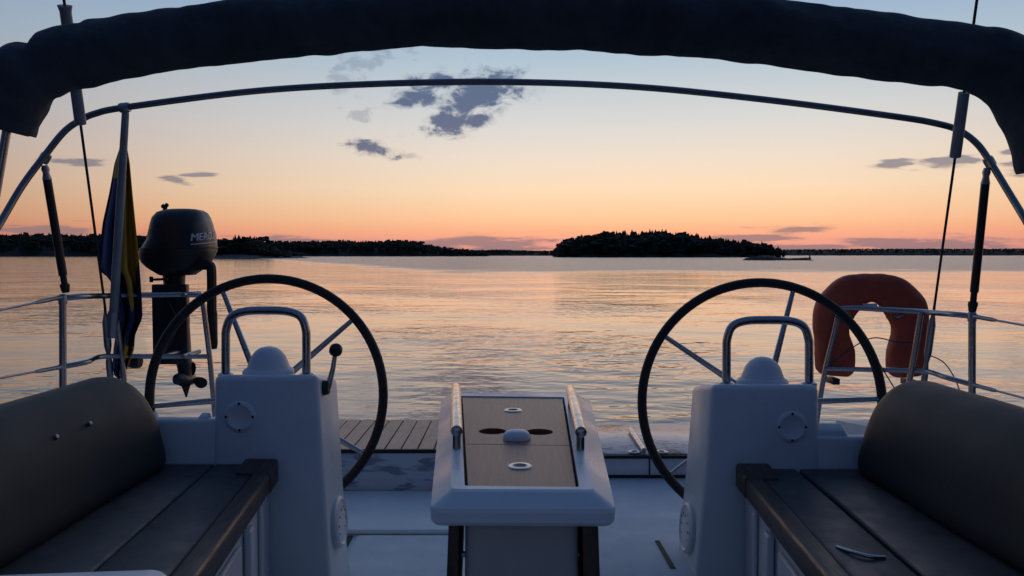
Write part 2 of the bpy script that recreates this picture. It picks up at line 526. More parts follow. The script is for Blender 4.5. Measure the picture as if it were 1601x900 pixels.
# ------------------------------------------------------------------ the setting: water and wooded shores
bm = bmesh.new()
rr = [0, 8, 20, 50, 120, 300, 800, 2500, 8000, 25000]
nseg = 48
rings = [[bm.verts.new((r * math.cos(2 * math.pi * k / nseg), r * math.sin(2 * math.pi * k / nseg), 0)) for k in range(nseg)] for r in rr[1:]]
c0 = bm.verts.new((0, 0, 0))
for k in range(nseg): bm.faces.new((c0, rings[0][k], rings[0][(k + 1) % nseg]))
for A, B in zip(rings, rings[1:]):
    for k in range(nseg): bm.faces.new((A[k], B[k], B[(k + 1) % nseg], A[(k + 1) % nseg]))
tag(obj('water', bm, M['water'], sm=False), None, None, kind='structure')


def tree_proto(kind, rng):
    """unit-height tree: spruce of ragged tiers or pine with a few clumps; returns verts, tris"""
    V_, F_ = [], []
    def ring_cone(cx, cy, z0, z1, r, n=7):
        b = len(V_)
        for k in range(n):
            a = 2 * math.pi * k / n + rng.random()
            rr = r * (0.65 + 0.6 * rng.random())
            V_.append((cx + rr * math.cos(a), cy + rr * math.sin(a), z0 + (rng.random() - 0.5) * 0.06))
        V_.append((cx, cy, z1)); V_.append((cx, cy, z0 + 0.03))
        for k in range(n):
            F_.append((b + k, b + (k + 1) % n, b + n)); F_.append((b + (k + 1) % n, b + k, b + n + 1))
    def clump(cx, cy, cz, r):
        b = len(V_)
        m_, n = 3, 6
        V_.append((cx, cy, cz + r * 0.75))
        for i in range(m_):
            ph = math.pi * (i + 1) / (m_ + 1)
            for k in range(n):
                a = 2 * math.pi * (k + 0.5 * i) / n
                rr = r * (0.7 + 0.6 * rng.random())
                V_.append((cx + rr * math.sin(ph) * math.cos(a), cy + rr * math.sin(ph) * math.sin(a), cz + rr * 0.75 * math.cos(ph)))
        V_.append((cx, cy, cz - r * 0.6))
        last = len(V_) - 1
        for k in range(n): F_.append((b, b + 1 + k, b + 1 + (k + 1) % n))
        for i in range(m_ - 1):
            for k in range(n):
                p, q = b + 1 + i * n + k, b + 1 + i * n + (k + 1) % n
                F_.append((p, p + n, q)); F_.append((q, p + n, q + n))
        o = b + 1 + (m_ - 1) * n
        for k in range(n): F_.append((o + k, last, o + (k + 1) % n))
    if kind == 0:
        for i in range(5):
            z = 0.12 + i * 0.17
            ring_cone(0, 0, z, z + 0.34 if i < 4 else 1.0, 0.17 * (1 - i * 0.17))
    else:
        ring_cone(0, 0, 0.0, 0.8, 0.03, 4)
        for i in range(6):
            a, t = rng.random() * 6.28, rng.random()
            clump(math.cos(a) * 0.13 * (1 - 0.5 * t), math.sin(a) * 0.13 * (1 - 0.5 * t), 0.45 + 0.45 * t, 0.15 - 0.05 * t)
    return np.array(V_, float), np.array(F_, int)


rng = random.Random(3)
PROTO = [tree_proto(k, rng) for k in (0, 1, 0, 1, 1, 0)]


def hill_mesh(name, prof, d, thick, base_py, m, parent=None, seed=0, nx=90, ny=16, rough_=0.25):
    """ground of an island: crest heights prof [(px, metres)] at depth d, dropping to the water on both sides"""
    xs = np.linspace(prof[0][0], prof[-1][0], nx)
    hs = np.interp(xs, [p[0] for p in prof], [p[1] for p in prof])
    bm = bmesh.new()
    grid = []
    for i, (px, h) in enumerate(zip(xs, hs)):
        row = []
        for j in range(ny):
            t = j / (ny - 1)
            yv = d + thick * t
            k = math.sin(math.pi * min(1, max(0, t))) ** 0.75
            nz = mnoise.noise(Vector((px * 0.05 + seed, t * 5, seed))) * rough_
            z = -0.8 + (h + 0.8) * k * (1 + nz)
            front = mnoise.noise(Vector((px * 0.04, seed, 3.3))) * thick * 0.10 * (1 - t)
            row.append(bm.verts.new(((px - 800.5) / FPX * d * 1.0, yv + front, z)))
        grid.append(row)
    for i in range(nx - 1):
        for j in range(ny - 1): bm.faces.new((grid[i][j], grid[i + 1][j], grid[i + 1][j + 1], grid[i][j + 1]))
    return obj(name, bm, m, parent)


def forest(label, tops, hill, d, thick, n, hmin, hmax, seed, cover=(0.06, 0.8), pine=0.55):
    """trees of one shore joined as one mass; tops [(px, py)] is the line the tree tops reach, hill [(px, m)] the crest"""
    rg = random.Random(seed)
    VV, FF, off = [], [], 0
    x0, x1 = tops[0][0], tops[-1][0]
    for _ in range(n):
        px = rg.uniform(x0, x1)
        t = rg.uniform(*cover)
        hh = np.interp(px, [p[0] for p in hill], [p[1] for p in hill])
        yv = d + thick * t
        zg = -0.8 + (hh + 0.8) * math.sin(math.pi * t) ** 0.75 - 0.4
        X = (px - 800.5) / FPX * d
        top = np.interp(px, [p[0] for p in tops], [p[1] for p in tops])
        zmax = EYE + (HORIZON - top) / FPX * yv
        H = min(rg.uniform(hmin, hmax), max(1.5, (zmax - zg) * rg.uniform(0.72, 1.07)))
        pv, pf = PROTO[rg.choice((1, 3, 4)) if rg.random() < pine else rg.choice((0, 2, 5))]
        a = rg.random() * 6.28
        c, s_ = math.cos(a), math.sin(a)
        wv = rg.uniform(1.0, 1.9) * max(1.0, 6.0 / H)
        v = np.stack([(pv[:, 0] * c - pv[:, 1] * s_) * H * wv + X, (pv[:, 0] * s_ + pv[:, 1] * c) * H * wv + yv, pv[:, 2] * H + zg], 1)
        VV.append(v); FF.append(pf + off); off += len(v)
    v, f = np.concatenate(VV), np.concatenate(FF)
    me = bpy.data.meshes.new('forest')
    me.from_pydata(v.tolist(), [], f.tolist())
    me.materials.append(M['forest'])
    o = bpy.data.objects.new('forest', me)
    C.objects.link(o)
    return tag(o, label, 'forest', kind='stuff')


def shore(name, label, tops, hill, d, thick, n, hmin, hmax, seed, m=None, **kw):
    tag(hill_mesh(name, hill, d, thick, 0, m or M['soil'], seed=seed), None, None, kind='structure')
    return forest(label, tops, hill, d, thick, n, hmin, hmax, seed, **kw)


# nearest first: central island, the peninsula on the left, the long left shore, far shores
shore('island', 'dark wooded island standing alone right of the middle',
      [(874, 398), (880, 382), (890, 374), (915, 367), (945, 361), (965, 357), (1000, 359), (1045, 356), (1070, 359), (1100, 364), (1140, 371), (1180, 374), (1205, 377), (1222, 384), (1236, 396)],
      [(870, -0.5), (880, 2), (900, 6), (950, 9), (1050, 10), (1120, 8), (1180, 5), (1220, 2.5), (1240, -0.5)], 600, 110, 1500, 6, 15, 11)
shore('peninsula', 'dark clump of pines on the rocky point behind the outboard motor',
      [(296, 392), (312, 378), (330, 370), (352, 366), (372, 368), (380, 378), (398, 386), (420, 391), (436, 395)],
      [(290, -0.6), (305, 1.5), (340, 3.0), (372, 3.0), (400, 2.0), (440, 1.0), (468, -0.6)], 400, 60, 380, 3, 12, 12, m=M['rock'], cover=(0.2, 0.85))
shore('mainland', 'long dark forested shore running in from the left edge',
      [(-330, 372), (-160, 360), (0, 364), (60, 365), (120, 363), (230, 370), (300, 372), (345, 374), (420, 376), (500, 374), (560, 376), (600, 373), (632, 374), (648, 380), (690, 386), (735, 390), (752, 393), (760, 396)],
      [(-360, 6), (-200, 19), (0, 19), (200, 17), (350, 12), (500, 12), (620, 12), (690, 4), (745, 1), (766, -0.6)], 1000, 200, 3000, 8, 18, 13)
shore('headland', 'low thin strip of forest on the horizon in the middle',
      [(690, 391), (740, 390), (780, 389), (830, 391), (872, 391), (930, 392)],
      [(680, -0.5), (720, 7), (800, 9), (900, 8), (940, -0.5)], 1800, 220, 1100, 6, 10, 14)
shore('far_shore', 'distant low forested shore along the right horizon',
      [(1130, 391), (1220, 389), (1300, 389), (1400, 388), (1500, 388), (1601, 388), (1750, 387), (1950, 384)],
      [(1110, -0.5), (1190, 16), (1350, 19), (1500, 20), (1700, 20), (1980, 18)], 2600, 400, 2400, 8, 14, 15)

# bare rock islet with a small beacon
isl = hill_mesh('rock_islet', [(1172, -0.4), (1180, 0.8), (1200, 1.25), (1226, 1.05), (1244, 0.55), (1262, 0.75), (1276, 0.5), (1284, -0.4)], 250, 14, 0, M['soil'], seed=5, nx=60, rough_=0.5)
tag(isl, 'low bare rock islet in front of the wooded island', 'islet')
bp_ = P(1266, 404, 257)
bm = lathe([(0.40, 0), (0.38, 0.5), (0.22, 0.55), (0.20, 1.0), (0.32, 1.05), (0.30, 1.25), (0.02, 1.45)], (bp_.x, 257, 0.45), n=10)
tag(obj('beacon', bm, M['soil']), 'tiny dark beacon post standing on the rock islet', 'beacon')

# ------------------------------------------------------------------ the yacht
SOLE = 0.60
yacht = thing('sailing_yacht', 'white sailing yacht seen from its own cockpit looking aft', 'yacht', (0, 3.9, 0))
# outer skin, side decks and cabin
st = [(-8.6, 0.06, 1.45, 0.0), (-7.0, 0.75, 1.38, -0.25), (-4.5, 1.5, 1.28, -0.45), (-1.5, 1.92, 1.18, -0.5), (1.5, 2.02, 1.08, -0.45), (3.0, 2.0, 0.98, -0.3), (3.9, 1.95, 0.86, -0.15)]
bm = bmesh.new()
prev = None
for y, b, zt, zb in st:
    pts = [(-b, y, zt), (-b * 0.97, y, 0.5), (-b * 0.8, y, 0.0), (-b * 0.3, y, zb), (b * 0.3, y, zb), (b * 0.8, y, 0.0), (b * 0.97, y, 0.5), (b, y, zt)]
    ring = [bm.verts.new(p) for p in pts]
    if prev:
        for k in range(7): bm.faces.new((prev[k], prev[k + 1], ring[k + 1], ring[k]))
    prev = ring
bm.faces.new([v for v in prev if v.co.z < 0.6] )
obj('hull', bm, M['gel'], yacht, 50)
for s in (-1, 1):
    bm = bmesh.new()
    loops = []
    for y, b, zt, zb in st[3:]:
        inner = 1.36 if y < 2.2 else 1.62
        loops.append([(s * inner, y, zt - 0.05), (s * (b - 0.01), y, zt - 0.05), (s * (b - 0.01), y, zt + 0.015), (s * inner, y, zt + 0.015)])
    loft(loops, bm)
    obj('side_deck', bm, M['sole'], yacht)
bm = bmesh.new()
loft([[(-b * 0.985, y, zt - 0.05), (b * 0.985, y, zt - 0.05), (b * 0.985, y, zt + 0.015), (-b * 0.985, y, zt + 0.015)] for y, b, zt, zb in st[:4]], bm)
obj('foredeck', bm, M['sole'], yacht)
bm = loft([[(-w, y, 1.12), (w, y, 1.12), (w * 0.92, y, h), (w * 0.6, y, h + 0.09), (-w * 0.6, y, h + 0.09), (-w * 0.92, y, h)] for y, w, h in ((-6.6, 0.5, 1.36), (-5.5, 0.85, 1.5), (-3.0, 1.25, 1.62), (-0.75, 1.36, 1.66))])
obj('cabin_house', bm, M['gel'], yacht)
bm = box(bmesh.new(), -1.36, 1.36, -0.75, -0.70, SOLE, 1.62, 0.01)
obj('bulkhead', bm, M['gel'], yacht)
# cockpit floor, step, bench lockers, coamings
bm = box(bmesh.new(), -1.0, 1.0, -0.70, 3.93, SOLE - 0.08, SOLE, 0.004)
obj('cockpit_floor', bm, M['sole'], yacht)
# lifted floor hatch with a gutter line
bm = box(bmesh.new(), -0.60, -0.22, 2.30, 3.02, SOLE + 0.0005, SOLE + 0.012, 0.008, 3)
obj('floor_hatch', bm, M['sole'], yacht)
bm = bmesh.new()
box(bm, -0.645, -0.620, 2.2, 3.03, SOLE + 0.001, SOLE + 0.005)
obj('hatch_gutter', bm, M['caulk'], yacht)
SL = [(0.505, 2.47), (0.522, 2.47), (0.515, 2.71), (0.500, 2.71)]
bm = hexa([*[(*q, 0.701) for q in SL],
           *[(*q, 0.704) for q in SL]])
obj('floor_slot', bm, M['caulk'], yacht)
bm = box(bmesh.new(), -0.99, -0.225, 3.045, 3.565, SOLE + 0.0005, SOLE + 0.022, 0.010, 3)
obj('floor_panel', bm, M['smooth'], yacht)
PZ = 0.80
bm = hexa([(-1.0, 3.57, SOLE), (0.10, 3.57, SOLE), (0.10, 3.66, SOLE), (-1.0, 3.66, SOLE), (-1.0, 3.585, PZ - 0.012), (0.10, 3.585, PZ - 0.012), (0.10, 3.66, PZ - 0.012), (-1.0, 3.66, PZ - 0.012)], 0.006, 2)
obj('transom_riser', bm, M['ripplestep'], yacht)
bm = box(bmesh.new(), -1.0, 0.10, 3.588, 3.606, PZ - 0.012, PZ + 0.004)
obj('rubber_strip', bm, M['caulk'], yacht)
bm = box(bmesh.new(), 0.20, 1.0, 2.40, 3.50, SOLE + 0.0005, 0.70, 0.012, 3)
obj('raised_floor', bm, M['sole'], yacht)
bm = box(bmesh.new(), 0.105, 1.0, 3.502, 3.60, SOLE + 0.0005, PZ - 0.012, 0.004)
obj('transom_riser', bm, M['gel'], yacht)
bm = box(bmesh.new(), 0.21, 1.0, 3.490, 3.501, 0.701, 0.712)
obj('rubber_strip', bm, M['caulk'], yacht)
bm = box(bmesh.new(), 0.105, 1.0, 3.49, 3.51, PZ - 0.012, PZ + 0.002)
obj('rubber_strip', bm, M['caulk'], yacht)
bm = box(bmesh.new(), 0.615, 0.621, 3.497, 3.5015, 0.713, PZ - 0.013)
obj('panel_seam', bm, M['caulk'], yacht)
# helm corners aft of the pedestals
for s in (-1, 1):
    bm = hexa([(s * 1.0, 2.46, 0.5), (s * 1.63, 2.46, 0.5), (s * 1.63, 3.92, 0.5), (s * 1.0, 3.92, 0.5), (s * 1.0, 2.46, 0.90), (s * 1.63, 2.46, 0.90), (s * 1.63, 3.92, 0.84), (s * 1.0, 3.92, 0.84)], 0.02, 3)
    obj('helm_seat', bm, M['gel'], yacht)
    # coaming behind the cushions
    bm = hexa([(s * 1.30, -0.70, 0.9), (s * 1.46, -0.70, 0.9), (s * 1.46, 2.40, 0.9), (s * 1.30, 2.40, 0.9), (s * 1.33, -0.70, 1.24), (s * 1.41, -0.70, 1.24), (s * 1.41, 2.40, 1.16), (s * 1.33, 2.40, 1.16)], 0.02, 3)
    obj('coaming', bm, M['gel'], yacht)
# stern platform: teak on the port half, dewy gelcoat on the starboard half
YA, YB = 3.612, 4.28
bm = box(bmesh.new(), -1.35, 1.35, 3.60, YB + 0.02, PZ - 0.09, PZ - 0.022, 0.015, 3)
plat = obj('stern_platform', bm, M['gel'], yacht)
bm = box(bmesh.new(), -1.29, 0.03, YA, YB, PZ - 0.0215, PZ - 0.006)
obj('caulking', bm, M['caulk'], plat)
bm = box(bmesh.new(), 0.036, 1.30, 3.52, 4.13, PZ - 0.021, PZ + 0.004, 0.006)
obj('deck_panel', bm, M['dewdeck'], plat)
pw = 0.0765
x = -1.28
plank_me = None
while x + pw < 0.035:
    if plank_me is None:
        o = obj('plank', box(bmesh.new(), 0.0025, pw - 0.0035, YA + 0.002, YB - 0.002, PZ - 0.0065, PZ, 0.0015, 1), M['teak'], plat)
        plank_me = o.data
        inv = o.matrix_parent_inverse.copy()
        o.location.x = x
    else:
        o = bpy.data.objects.new('plank', plank_me); C.objects.link(o); o.parent = plat; o.matrix_parent_inverse = inv; o.location.x = x
        o.location.z = random.uniform(-0.0008, 0.0008)
    x += pw


def onz(px, py, z):
    p = P(px, py, 1.0)
    k = (EYE - z) / (EYE - p.z)
    return Vector((p.x * k, k, z))


for px in (992, 1034):
    c = onz(px, 707, PZ + 0.004)
    o = obj('deck_filler', lathe([(0.030, 0), (0.030, 0.003), (0.026, 0.006), (0.016, 0.006), (0.014, 0.003), (0.0, 0.003)], c), M['steel'], plat)
    obj('filler_cap', lathe([(0.013, 0), (0.013, 0.002), (0.0, 0.0025)], c + Vector((0, 0, 0.003))), M['caulk'], o)
tag(obj('steel_tube', tube([onz(1007, 704, PZ + 0.018), onz(985, 671, PZ + 0.018)], 0.012), M['steel']), 'short steel tube lying on the stern deck beside the right wheel', 'tube')
# the white moulded corner at the near left
bm = hexa([(-0.80, 0.9, SOLE), (-0.50, 0.9, SOLE), (-0.50, 1.17, SOLE), (-0.80, 1.17, SOLE), (-0.80, 0.9, 1.236), (-0.505, 0.9, 1.236), (-0.505, 1.17, 1.236), (-0.80, 1.17, 1.224)], 0.03, 4)
obj('moulded_corner', bm, M['gel'], yacht)


# ------------------------------------------------------------------ helm pedestals and wheels
def pedestal(side, D=2.40):
    L = side < 0
    q = lambda px, py, d=D: P(px, py, d)
    if L:
        outline = [q(333, 585), q(497, 585), q(503, 700), q(516, 905), q(524, 1010), q(333, 1010)]
        dome_px, rail = (420, 582), (353, 480, 479)
        cap_px, spk = (375, 651), (-1, 522, 845)
    else:
        outline = [q(1282, 600), q(1113, 600), q(1107, 700), q(1088, 905), q(1080, 1015), q(1282, 1015)]
        dome_px, rail = (1192, 598), (1136, 495, 1265)
        cap_px, spk = (1, 1238, 667), None
    base = Vector(((outline[0].x + outline[1].x) / 2, D + 0.13, SOLE))
    t = thing('helm_pedestal', 'white moulded helm pedestal with throttle lever, between the left bench and the wheel' if L else
              'white moulded helm pedestal without a throttle lever, at the aft end of the right bench', 'helm pedestal', base, 'helm pedestals')
    for p in outline:
        if p.z < SOLE + 0.06: p.z = SOLE
    # front outline and a smaller, lower rear outline
    rear = []
    for p in outline:
        r = p.copy(); r.y = D + 0.27
        if p.z > 1.2: r.z -= 0.05
        rear.append(r)
    b = bmesh.new()
    A = [b.verts.new(p) for p in outline]; B = [b.verts.new(p) for p in rear]
    n = len(A)
    b.faces.new(A); b.faces.new(B[::-1])
    for k in range(n): b.faces.new((A[k], B[k], B[(k + 1) % n], A[(k + 1) % n]))
    bmesh.ops.recalc_face_normals(b, faces=b.faces)
    es = [e for e in b.edges if e.calc_face_angle(0) > R(30)]
    bmesh.ops.bevel(b, geom=es, offset=0.022, segments=4, profile=0.5, affect='EDGES', clamp_overlap=True)
    obj('body', b, M['gel'], t)
    # thin arm joining the pedestal to the coaming
    if L: arm = [q(345, 657), q(205, 657), q(120, 664), q(120, 1000), q(345, 1000)]
    else: arm = [q(1268, 683), q(1395, 686), q(1480, 690), q(1480, 1000), q(1268, 1000)]
    for p in arm: p.y += 0.012
    obj('arm', prism(arm, (0, 0.05, 0), 0.012), M['gel'], t)
    # compass dome
    c = P(dome_px[0], dome_px[1], D + 0.11)
    dm = obj('compass_dome', lathe([(0.080, -0.03), (0.080, 0.006), (0.074, 0.013), (0.066, 0.018), (0.062, 0.030), (0.054, 0.052), (0.040, 0.070), (0.024, 0.080), (0.010, 0.0835), (0.0, 0.084)], c, n=36), M['white'], t)
    # grab rail
    x0, top, x1 = rail
    yb = 590 if L else 604
    dr = D + 0.10
    ins = 30
    pts = [P(x0, yb, dr), P(x0, top + 55, dr), P(x0 + 1, top + 34, dr), P(x0 + 9, top + 15, dr), P(x0 + ins, top + 6.5, dr), P((x0 + x1) / 2, top + 5, dr),
           P(x1 - ins, top + 6.5, dr), P(x1 - 9, top + 15, dr), P(x1 - 1, top + 34, dr), P(x1, top + 55, dr), P(x1, yb, dr)]
    obj('grab_rail', tube(catmull(pts, 6), 0.0135, n=16), M['steel'], t)
    for xx in (x0, x1):
        pf = P(xx, yb - 4, dr)
        obj('rail_foot', lathe([(0.024, -0.02), (0.024, 0.003), (0.016, 0.008)], pf), M['steel'], t)
    # round inspection cap with four screws
    cx, cy = (375, 651) if L else (1238, 667)
    c = q(cx, cy); c.y -= 0.001
    cap = obj('inspection_cap', lathe([(0.049, -0.01), (0.049, 0.001), (0.045, 0.004), (0.037, 0.0048), (0.035, 0.0035), (0.0, 0.0035)], c, (0, -1, 0), 36), M['white'], t)
    for a in (0, 90, 180, 270):
        o = Vector((math.cos(R(a)) * 0.041, -0.0046, math.sin(R(a)) * 0.041)) + c
        obj('screw', lathe([(0.0042, 0), (0.0042, 0.001), (0.002, 0.0014)], o, (0, -1, 0), 10), M['plastic'], cap)
    # loudspeaker grille low on the inboard side
    pa, pb = outline[2], outline[4]
    zz = 0.83 if L else 0.81
    f = (pa.z - zz) / (pa.z - pb.z)
    xs = pa.x + (pb.x - pa.x) * f
    c = Vector((xs, D + 0.135, zz))
    sp = obj('speaker', lathe([(0.082, -0.01), (0.082, 0.008), (0.072, 0.014), (0.066, 0.009), (0.03, 0.012), (0.0, 0.013)], c, (-side, 0, 0.09), 32), M['white'], t)
    for k in range(10):
        a = k * math.pi / 5
        o = c + Vector((-side * 0.0125, math.cos(a) * 0.047, math.sin(a) * 0.047))
        obj('grille_slot', lathe([(0.004, 0), (0.004, 0.0012), (0.001, 0.0015)], o, (-side, 0, 0.09), 8), M['plastic'], sp)
    if L:
        # engine lever on the inboard side
        b0 = P(504, 606, D + 0.06)
        lv = obj('throttle_base', lathe([(0.024, -0.03), (0.024, 0.010), (0.019, 0.022), (0.0, 0.025)], b0, (1, 0, 0), 20), M['plastic'], t)
        k1 = P(525, 547, D + 0.07)
        obj('throttle_lever', tube([b0 + Vector((0.018, 0, 0)), b0.lerp(k1, 0.5) + Vector((0.012, 0, 0)), k1], [0.010, 0.008, 0.007]), M['steel'], lv)
        obj('throttle_knob', lathe([(0.001, -0.020), (0.013, -0.018), (0.020, -0.009), (0.021, 0), (0.020, 0.009), (0.013, 0.018), (0.001, 0.020)], k1, (0.3, -0.6, 0.7), 18), M['plastic'], lv)
    return t


pedestal(-1)
pedestal(1)


def wheel(side, cx, cy, D, a0, rx, label):
    c = P(cx, cy, D)
    r = rx / FPX * D
    t = thing('steering_wheel', label, 'steering wheel', c, 'steering wheels')
    tilt = Matrix.Rotation(R(-5), 3, 'X')
    pt = lambda a, rad, off=0: c + tilt @ Vector((rad * math.cos(a), off, rad * math.sin(a)))
    obj('rim', tube([pt(2 * math.pi * k / 96, r) for k in range(96)], 0.0165, n=14, closed=True), M['black'], t)
    for k in range(5):
        a = R(a0 + 72 * k)
        obj('spoke', tube([pt(a, 0.03, -0.025), pt(a, r * 0.45, -0.014), pt(a, r - 0.008)], [0.0125, 0.011, 0.0085], n=12), M['steel'], t)
    obj('hub', lathe([(0.052, -0.02), (0.055, 0.0), (0.05, 0.02), (0.03, 0.035), (0.0, 0.037)], c + Vector((0, -0.02, 0)), tilt @ Vector((0, 1, 0))), M['steel'], t)
    # shaft running forward into the pedestal
    obj('shaft', tube([c + Vector((0, -0.10, -0.008)), c + Vector((0, -0.03, 0))], 0.024), M['steel'], t)
    return t


wheel(-1, 416.5, 618, 2.76, 113.5, 184, 'black rimmed steering wheel behind the left pedestal, in front of the outboard motor')
wheel(1, 1191.5, 629, 2.76, 73.7, 189, 'black rimmed steering wheel overlapping the orange horseshoe lifebuoy')

# small fittings on top of the pedestal arms
for px, py, d, w, h, lab in ((236, 657, 2.44, 0.022, 0.026, 'small pale deck fitting on the left arm beside the cushion'),
                             (320, 657, 2.44, 0.020, 0.024, 'small pale deck fitting on the left arm beside the pedestal'),
                             (1298, 684, 2.44, 0.055, 0.045, 'pale rounded block on the right arm beside the pedestal'),
                             (1378, 687, 2.44, 0.018, 0.024, 'small pale deck fitting on the right arm beside the cushion')):
    p = P(px, py, d)
    bm = hexa([(p.x - w, d - 0.02, p.z - 0.004), (p.x + w, d - 0.02, p.z - 0.004), (p.x + w, d + 0.02, p.z - 0.004), (p.x - w, d + 0.02, p.z - 0.004),
               (p.x - w * .7, d - 0.015, p.z + h * .6), (p.x + w * .7, d - 0.015, p.z + h * .6), (p.x + w * .7, d + 0.015, p.z + h), (p.x - w * .7, d + 0.015, p.z + h)], 0.006, 3)
    tag(obj('deck_fitting', bm, M['white']), lab, 'deck fitting', 'fittings on the pedestal arms')

# ------------------------------------------------------------------ benches and cushions
def bench(s):
    L = s < 0
    z = 1.06 if L else 1.045
    t = thing('cockpit_bench', 'left cockpit bench with dark seat, wooden edge and white front' if L else 'right cockpit bench with dark seat, seam and small lifting handle', 'bench', (s * 0.9, 1.2, SOLE), 'cockpit benches')
    ya, yn = (2.405, -0.65)
    xi = lambda y: s * (0.632 + (y - 1.58) * 0.112 if L else 0.640 + (y - 1.6) * 0.066)
    xo = s * 1.30
    def strip(a0, a1, z0, z1, bev, name, m, y0=yn, y1=ya):
        X = lambda a, y: xi(y) + (xo - xi(y)) * a
        ys = [y0, y1]
        bm = hexa([(X(a0, y0), y0, z0), (X(a1, y0), y0, z0), (X(a1, y1), y1, z0), (X(a0, y1), y1, z0), (X(a0, y0), y0, z1), (X(a1, y0), y0, z1), (X(a1, y1), y1, z1), (X(a0, y1), y1, z1)], bev, 3)
        return obj(name, bm, m, t)
    strip(0.0, 0.085, z - 0.062, z + 0.004, 0.012, 'wooden_edge', M['darkwood'])
    if L:
        strip(0.088, 0.33, z - 0.05, z - 0.003, 0.008, 'seat_panel', M['seat'])
        strip(0.334, 1.0, z - 0.05, z - 0.003, 0.008, 'seat_panel', M['seat'])
    else:
        strip(0.088, 0.30, z - 0.05, z - 0.003, 0.008, 'seat_panel', M['seat'])
        strip(0.318, 1.0, z - 0.05, z - 0.003, 0.008, 'seat_panel', M['seat'])
    strip(0.04, 1.0, SOLE, z - 0.064, 0.01, 'locker', M['gel'], yn, ya - 0.002)
    # aft corner block of the edge trim, standing a little higher
    y0, y1 = ya - 0.13, ya - 0.004
    bm = hexa([(xi(y0) - s * .004, y0, z - 0.06), (xi(y0) + s * 0.10, y0, z - 0.06), (xi(y1) + s * 0.10, y1, z - 0.06), (xi(y1) - s * .004, y1, z - 0.06),
               (xi(y0) - s * .004, y0, z + 0.007), (xi(y0) + s * 0.10, y0, z + 0.007), (xi(y1) + s * 0.10, y1, z + 0.016), (xi(y1) - s * .004, y1, z + 0.016)], 0.010, 3)
    obj('corner_block', bm, M['darkwood'], t)
    # locker door, its hinge post and a latch
    X = lambda y, o: xi(y) + s * 0.024 - s * o
    def panel(y0, y1, z0, z1, o, m, name, bev=0.006):
        bm = hexa([(X(y0, 0), y0, z0), (X(y1, 0), y1, z0), (X(y1, o), y1, z0), (X(y0, o), y0, z0), (X(y0, 0), y0, z1), (X(y1, 0), y1, z1), (X(y1, o), y1, z1), (X(y0, o), y0, z1)], bev, 3)
        return obj(name, bm, m, t)
    door = panel(0.3, 1.98, 0.68, z - 0.10, 0.012, M['gel'] if L else M['gel'], 'locker_door')
    if not L: panel(1.2, 1.72, 0.72, 0.90, 0.016, M['hole'], 'opening_shade_panel')  # solid black panel; its colour stands in for the shade of an opening
    panel(2.04, 2.10, 0.72, z - 0.085, 0.02, M['gel'], 'post', 0.009)
    panel(2.22, 2.25, 0.72, z - 0.085, 0.012, M['gel'], 'post', 0.006)
    if L:
        y = 1.74
        p = Vector((X(y, 0.012), y, 0.885))
        lt = obj('latch', lathe([(0.020, 0), (0.020, 0.004), (0.012, 0.010), (0.0, 0.012)], p, (1, 0, 0), 18), M['plastic'], t)
        obj('latch_tongue', tube([p + Vector((0.008, 0, 0)), p + Vector((0.014, -0.02, -0.03))], 0.006), M['plastic'], lt)
    else:
        a = P(1290, 858, 1.66); y = 1.70
        hx = xi(y) + 0.115
        pts = [(hx - 0.030, y + 0.045, z - 0.002), (hx - 0.012, y + 0.0, z + 0.003), (hx + 0.012, y - 0.022, z + 0.003), (hx + 0.048, y - 0.018, z - 0.001)]
        obj('lifting_handle', tube(catmull(pts, 5), 0.0045), M['steel'], t)
    return t


bench(-1)
bench(1)


def bolster(s):
    L = s < 0
    z0 = 1.06 if L else 1.045
    prof = [(1.045, 0.0), (1.052, 0.09), (1.075, 0.17), (1.105, 0.225), (1.150, 0.268), (1.205, 0.286), (1.260, 0.276), (1.300, 0.245), (1.318, 0.19), (1.320, 0.10), (1.312, 0.0), (1.26, -0.012), (1.15, -0.012)]
    prof = [Vector((s * a, 0, z0 + b)) for a, b in prof]
    pr = []
    n = len(prof)
    for i in range(n):                          # smooth closed section
        p0, p1, p2, p3 = prof[i - 1], prof[i], prof[(i + 1) % n], prof[(i + 2) % n]
        for k in range(4):
            tt = k / 4
            pr.append(0.5 * ((2 * p1) + (p2 - p0) * tt + (2 * p0 - 5 * p1 + 4 * p2 - p3) * tt * tt + (3 * p1 - p0 - 3 * p2 + p3) * tt ** 3))
    cen = Vector((s * 1.19, 0, z0 + 0.12))
    y1, y0 = 2.385, -0.6
    sts = [(y1, 0.72), (y1 - 0.006, 0.82), (y1 - 0.018, 0.91), (y1 - 0.04, 0.97), (y1 - 0.075, 1.0)] + [(y1 - 0.075 - (y1 - y0 - 0.15) * k / 22, 1.0) for k in range(1, 22)] + [(y0 + 0.06, 1.0), (y0 + 0.02, 0.95), (y0, 0.8)]
    rings = []
    for y, sc in sts:
        ring = []
        for p in pr:
            v = cen + (p - cen) * sc
            nz = mnoise.noise(Vector((v.x * 3, y * 2.2, v.z * 3 + s))) * 0.010
            d = (p - cen).normalized()
            v = v + d * nz
            v.y = y
            ring.append(v)
        rings.append(ring)
    o = obj('backrest_cushion', loft(rings), M['vinyl'], None, 60)
    tag(o, 'grey vinyl bolster cushion along the left bench, with two press studs' if L else 'plain grey vinyl bolster cushion along the right bench', 'cushion', 'bolster cushions')
    if L:
        for yy, h in ((2.02, 0.205), (1.87, 0.205)):
            c = Vector((s * 1.092, yy, z0 + h))
            obj('press_stud', lathe([(0.006, -0.006), (0.006, 0.002), (0.004, 0.0035), (0.0, 0.004)], c, (0.85, 0, 0.5), 14), M['dullsteel'], o)
    return o


bolster(-1)
bolster(1)

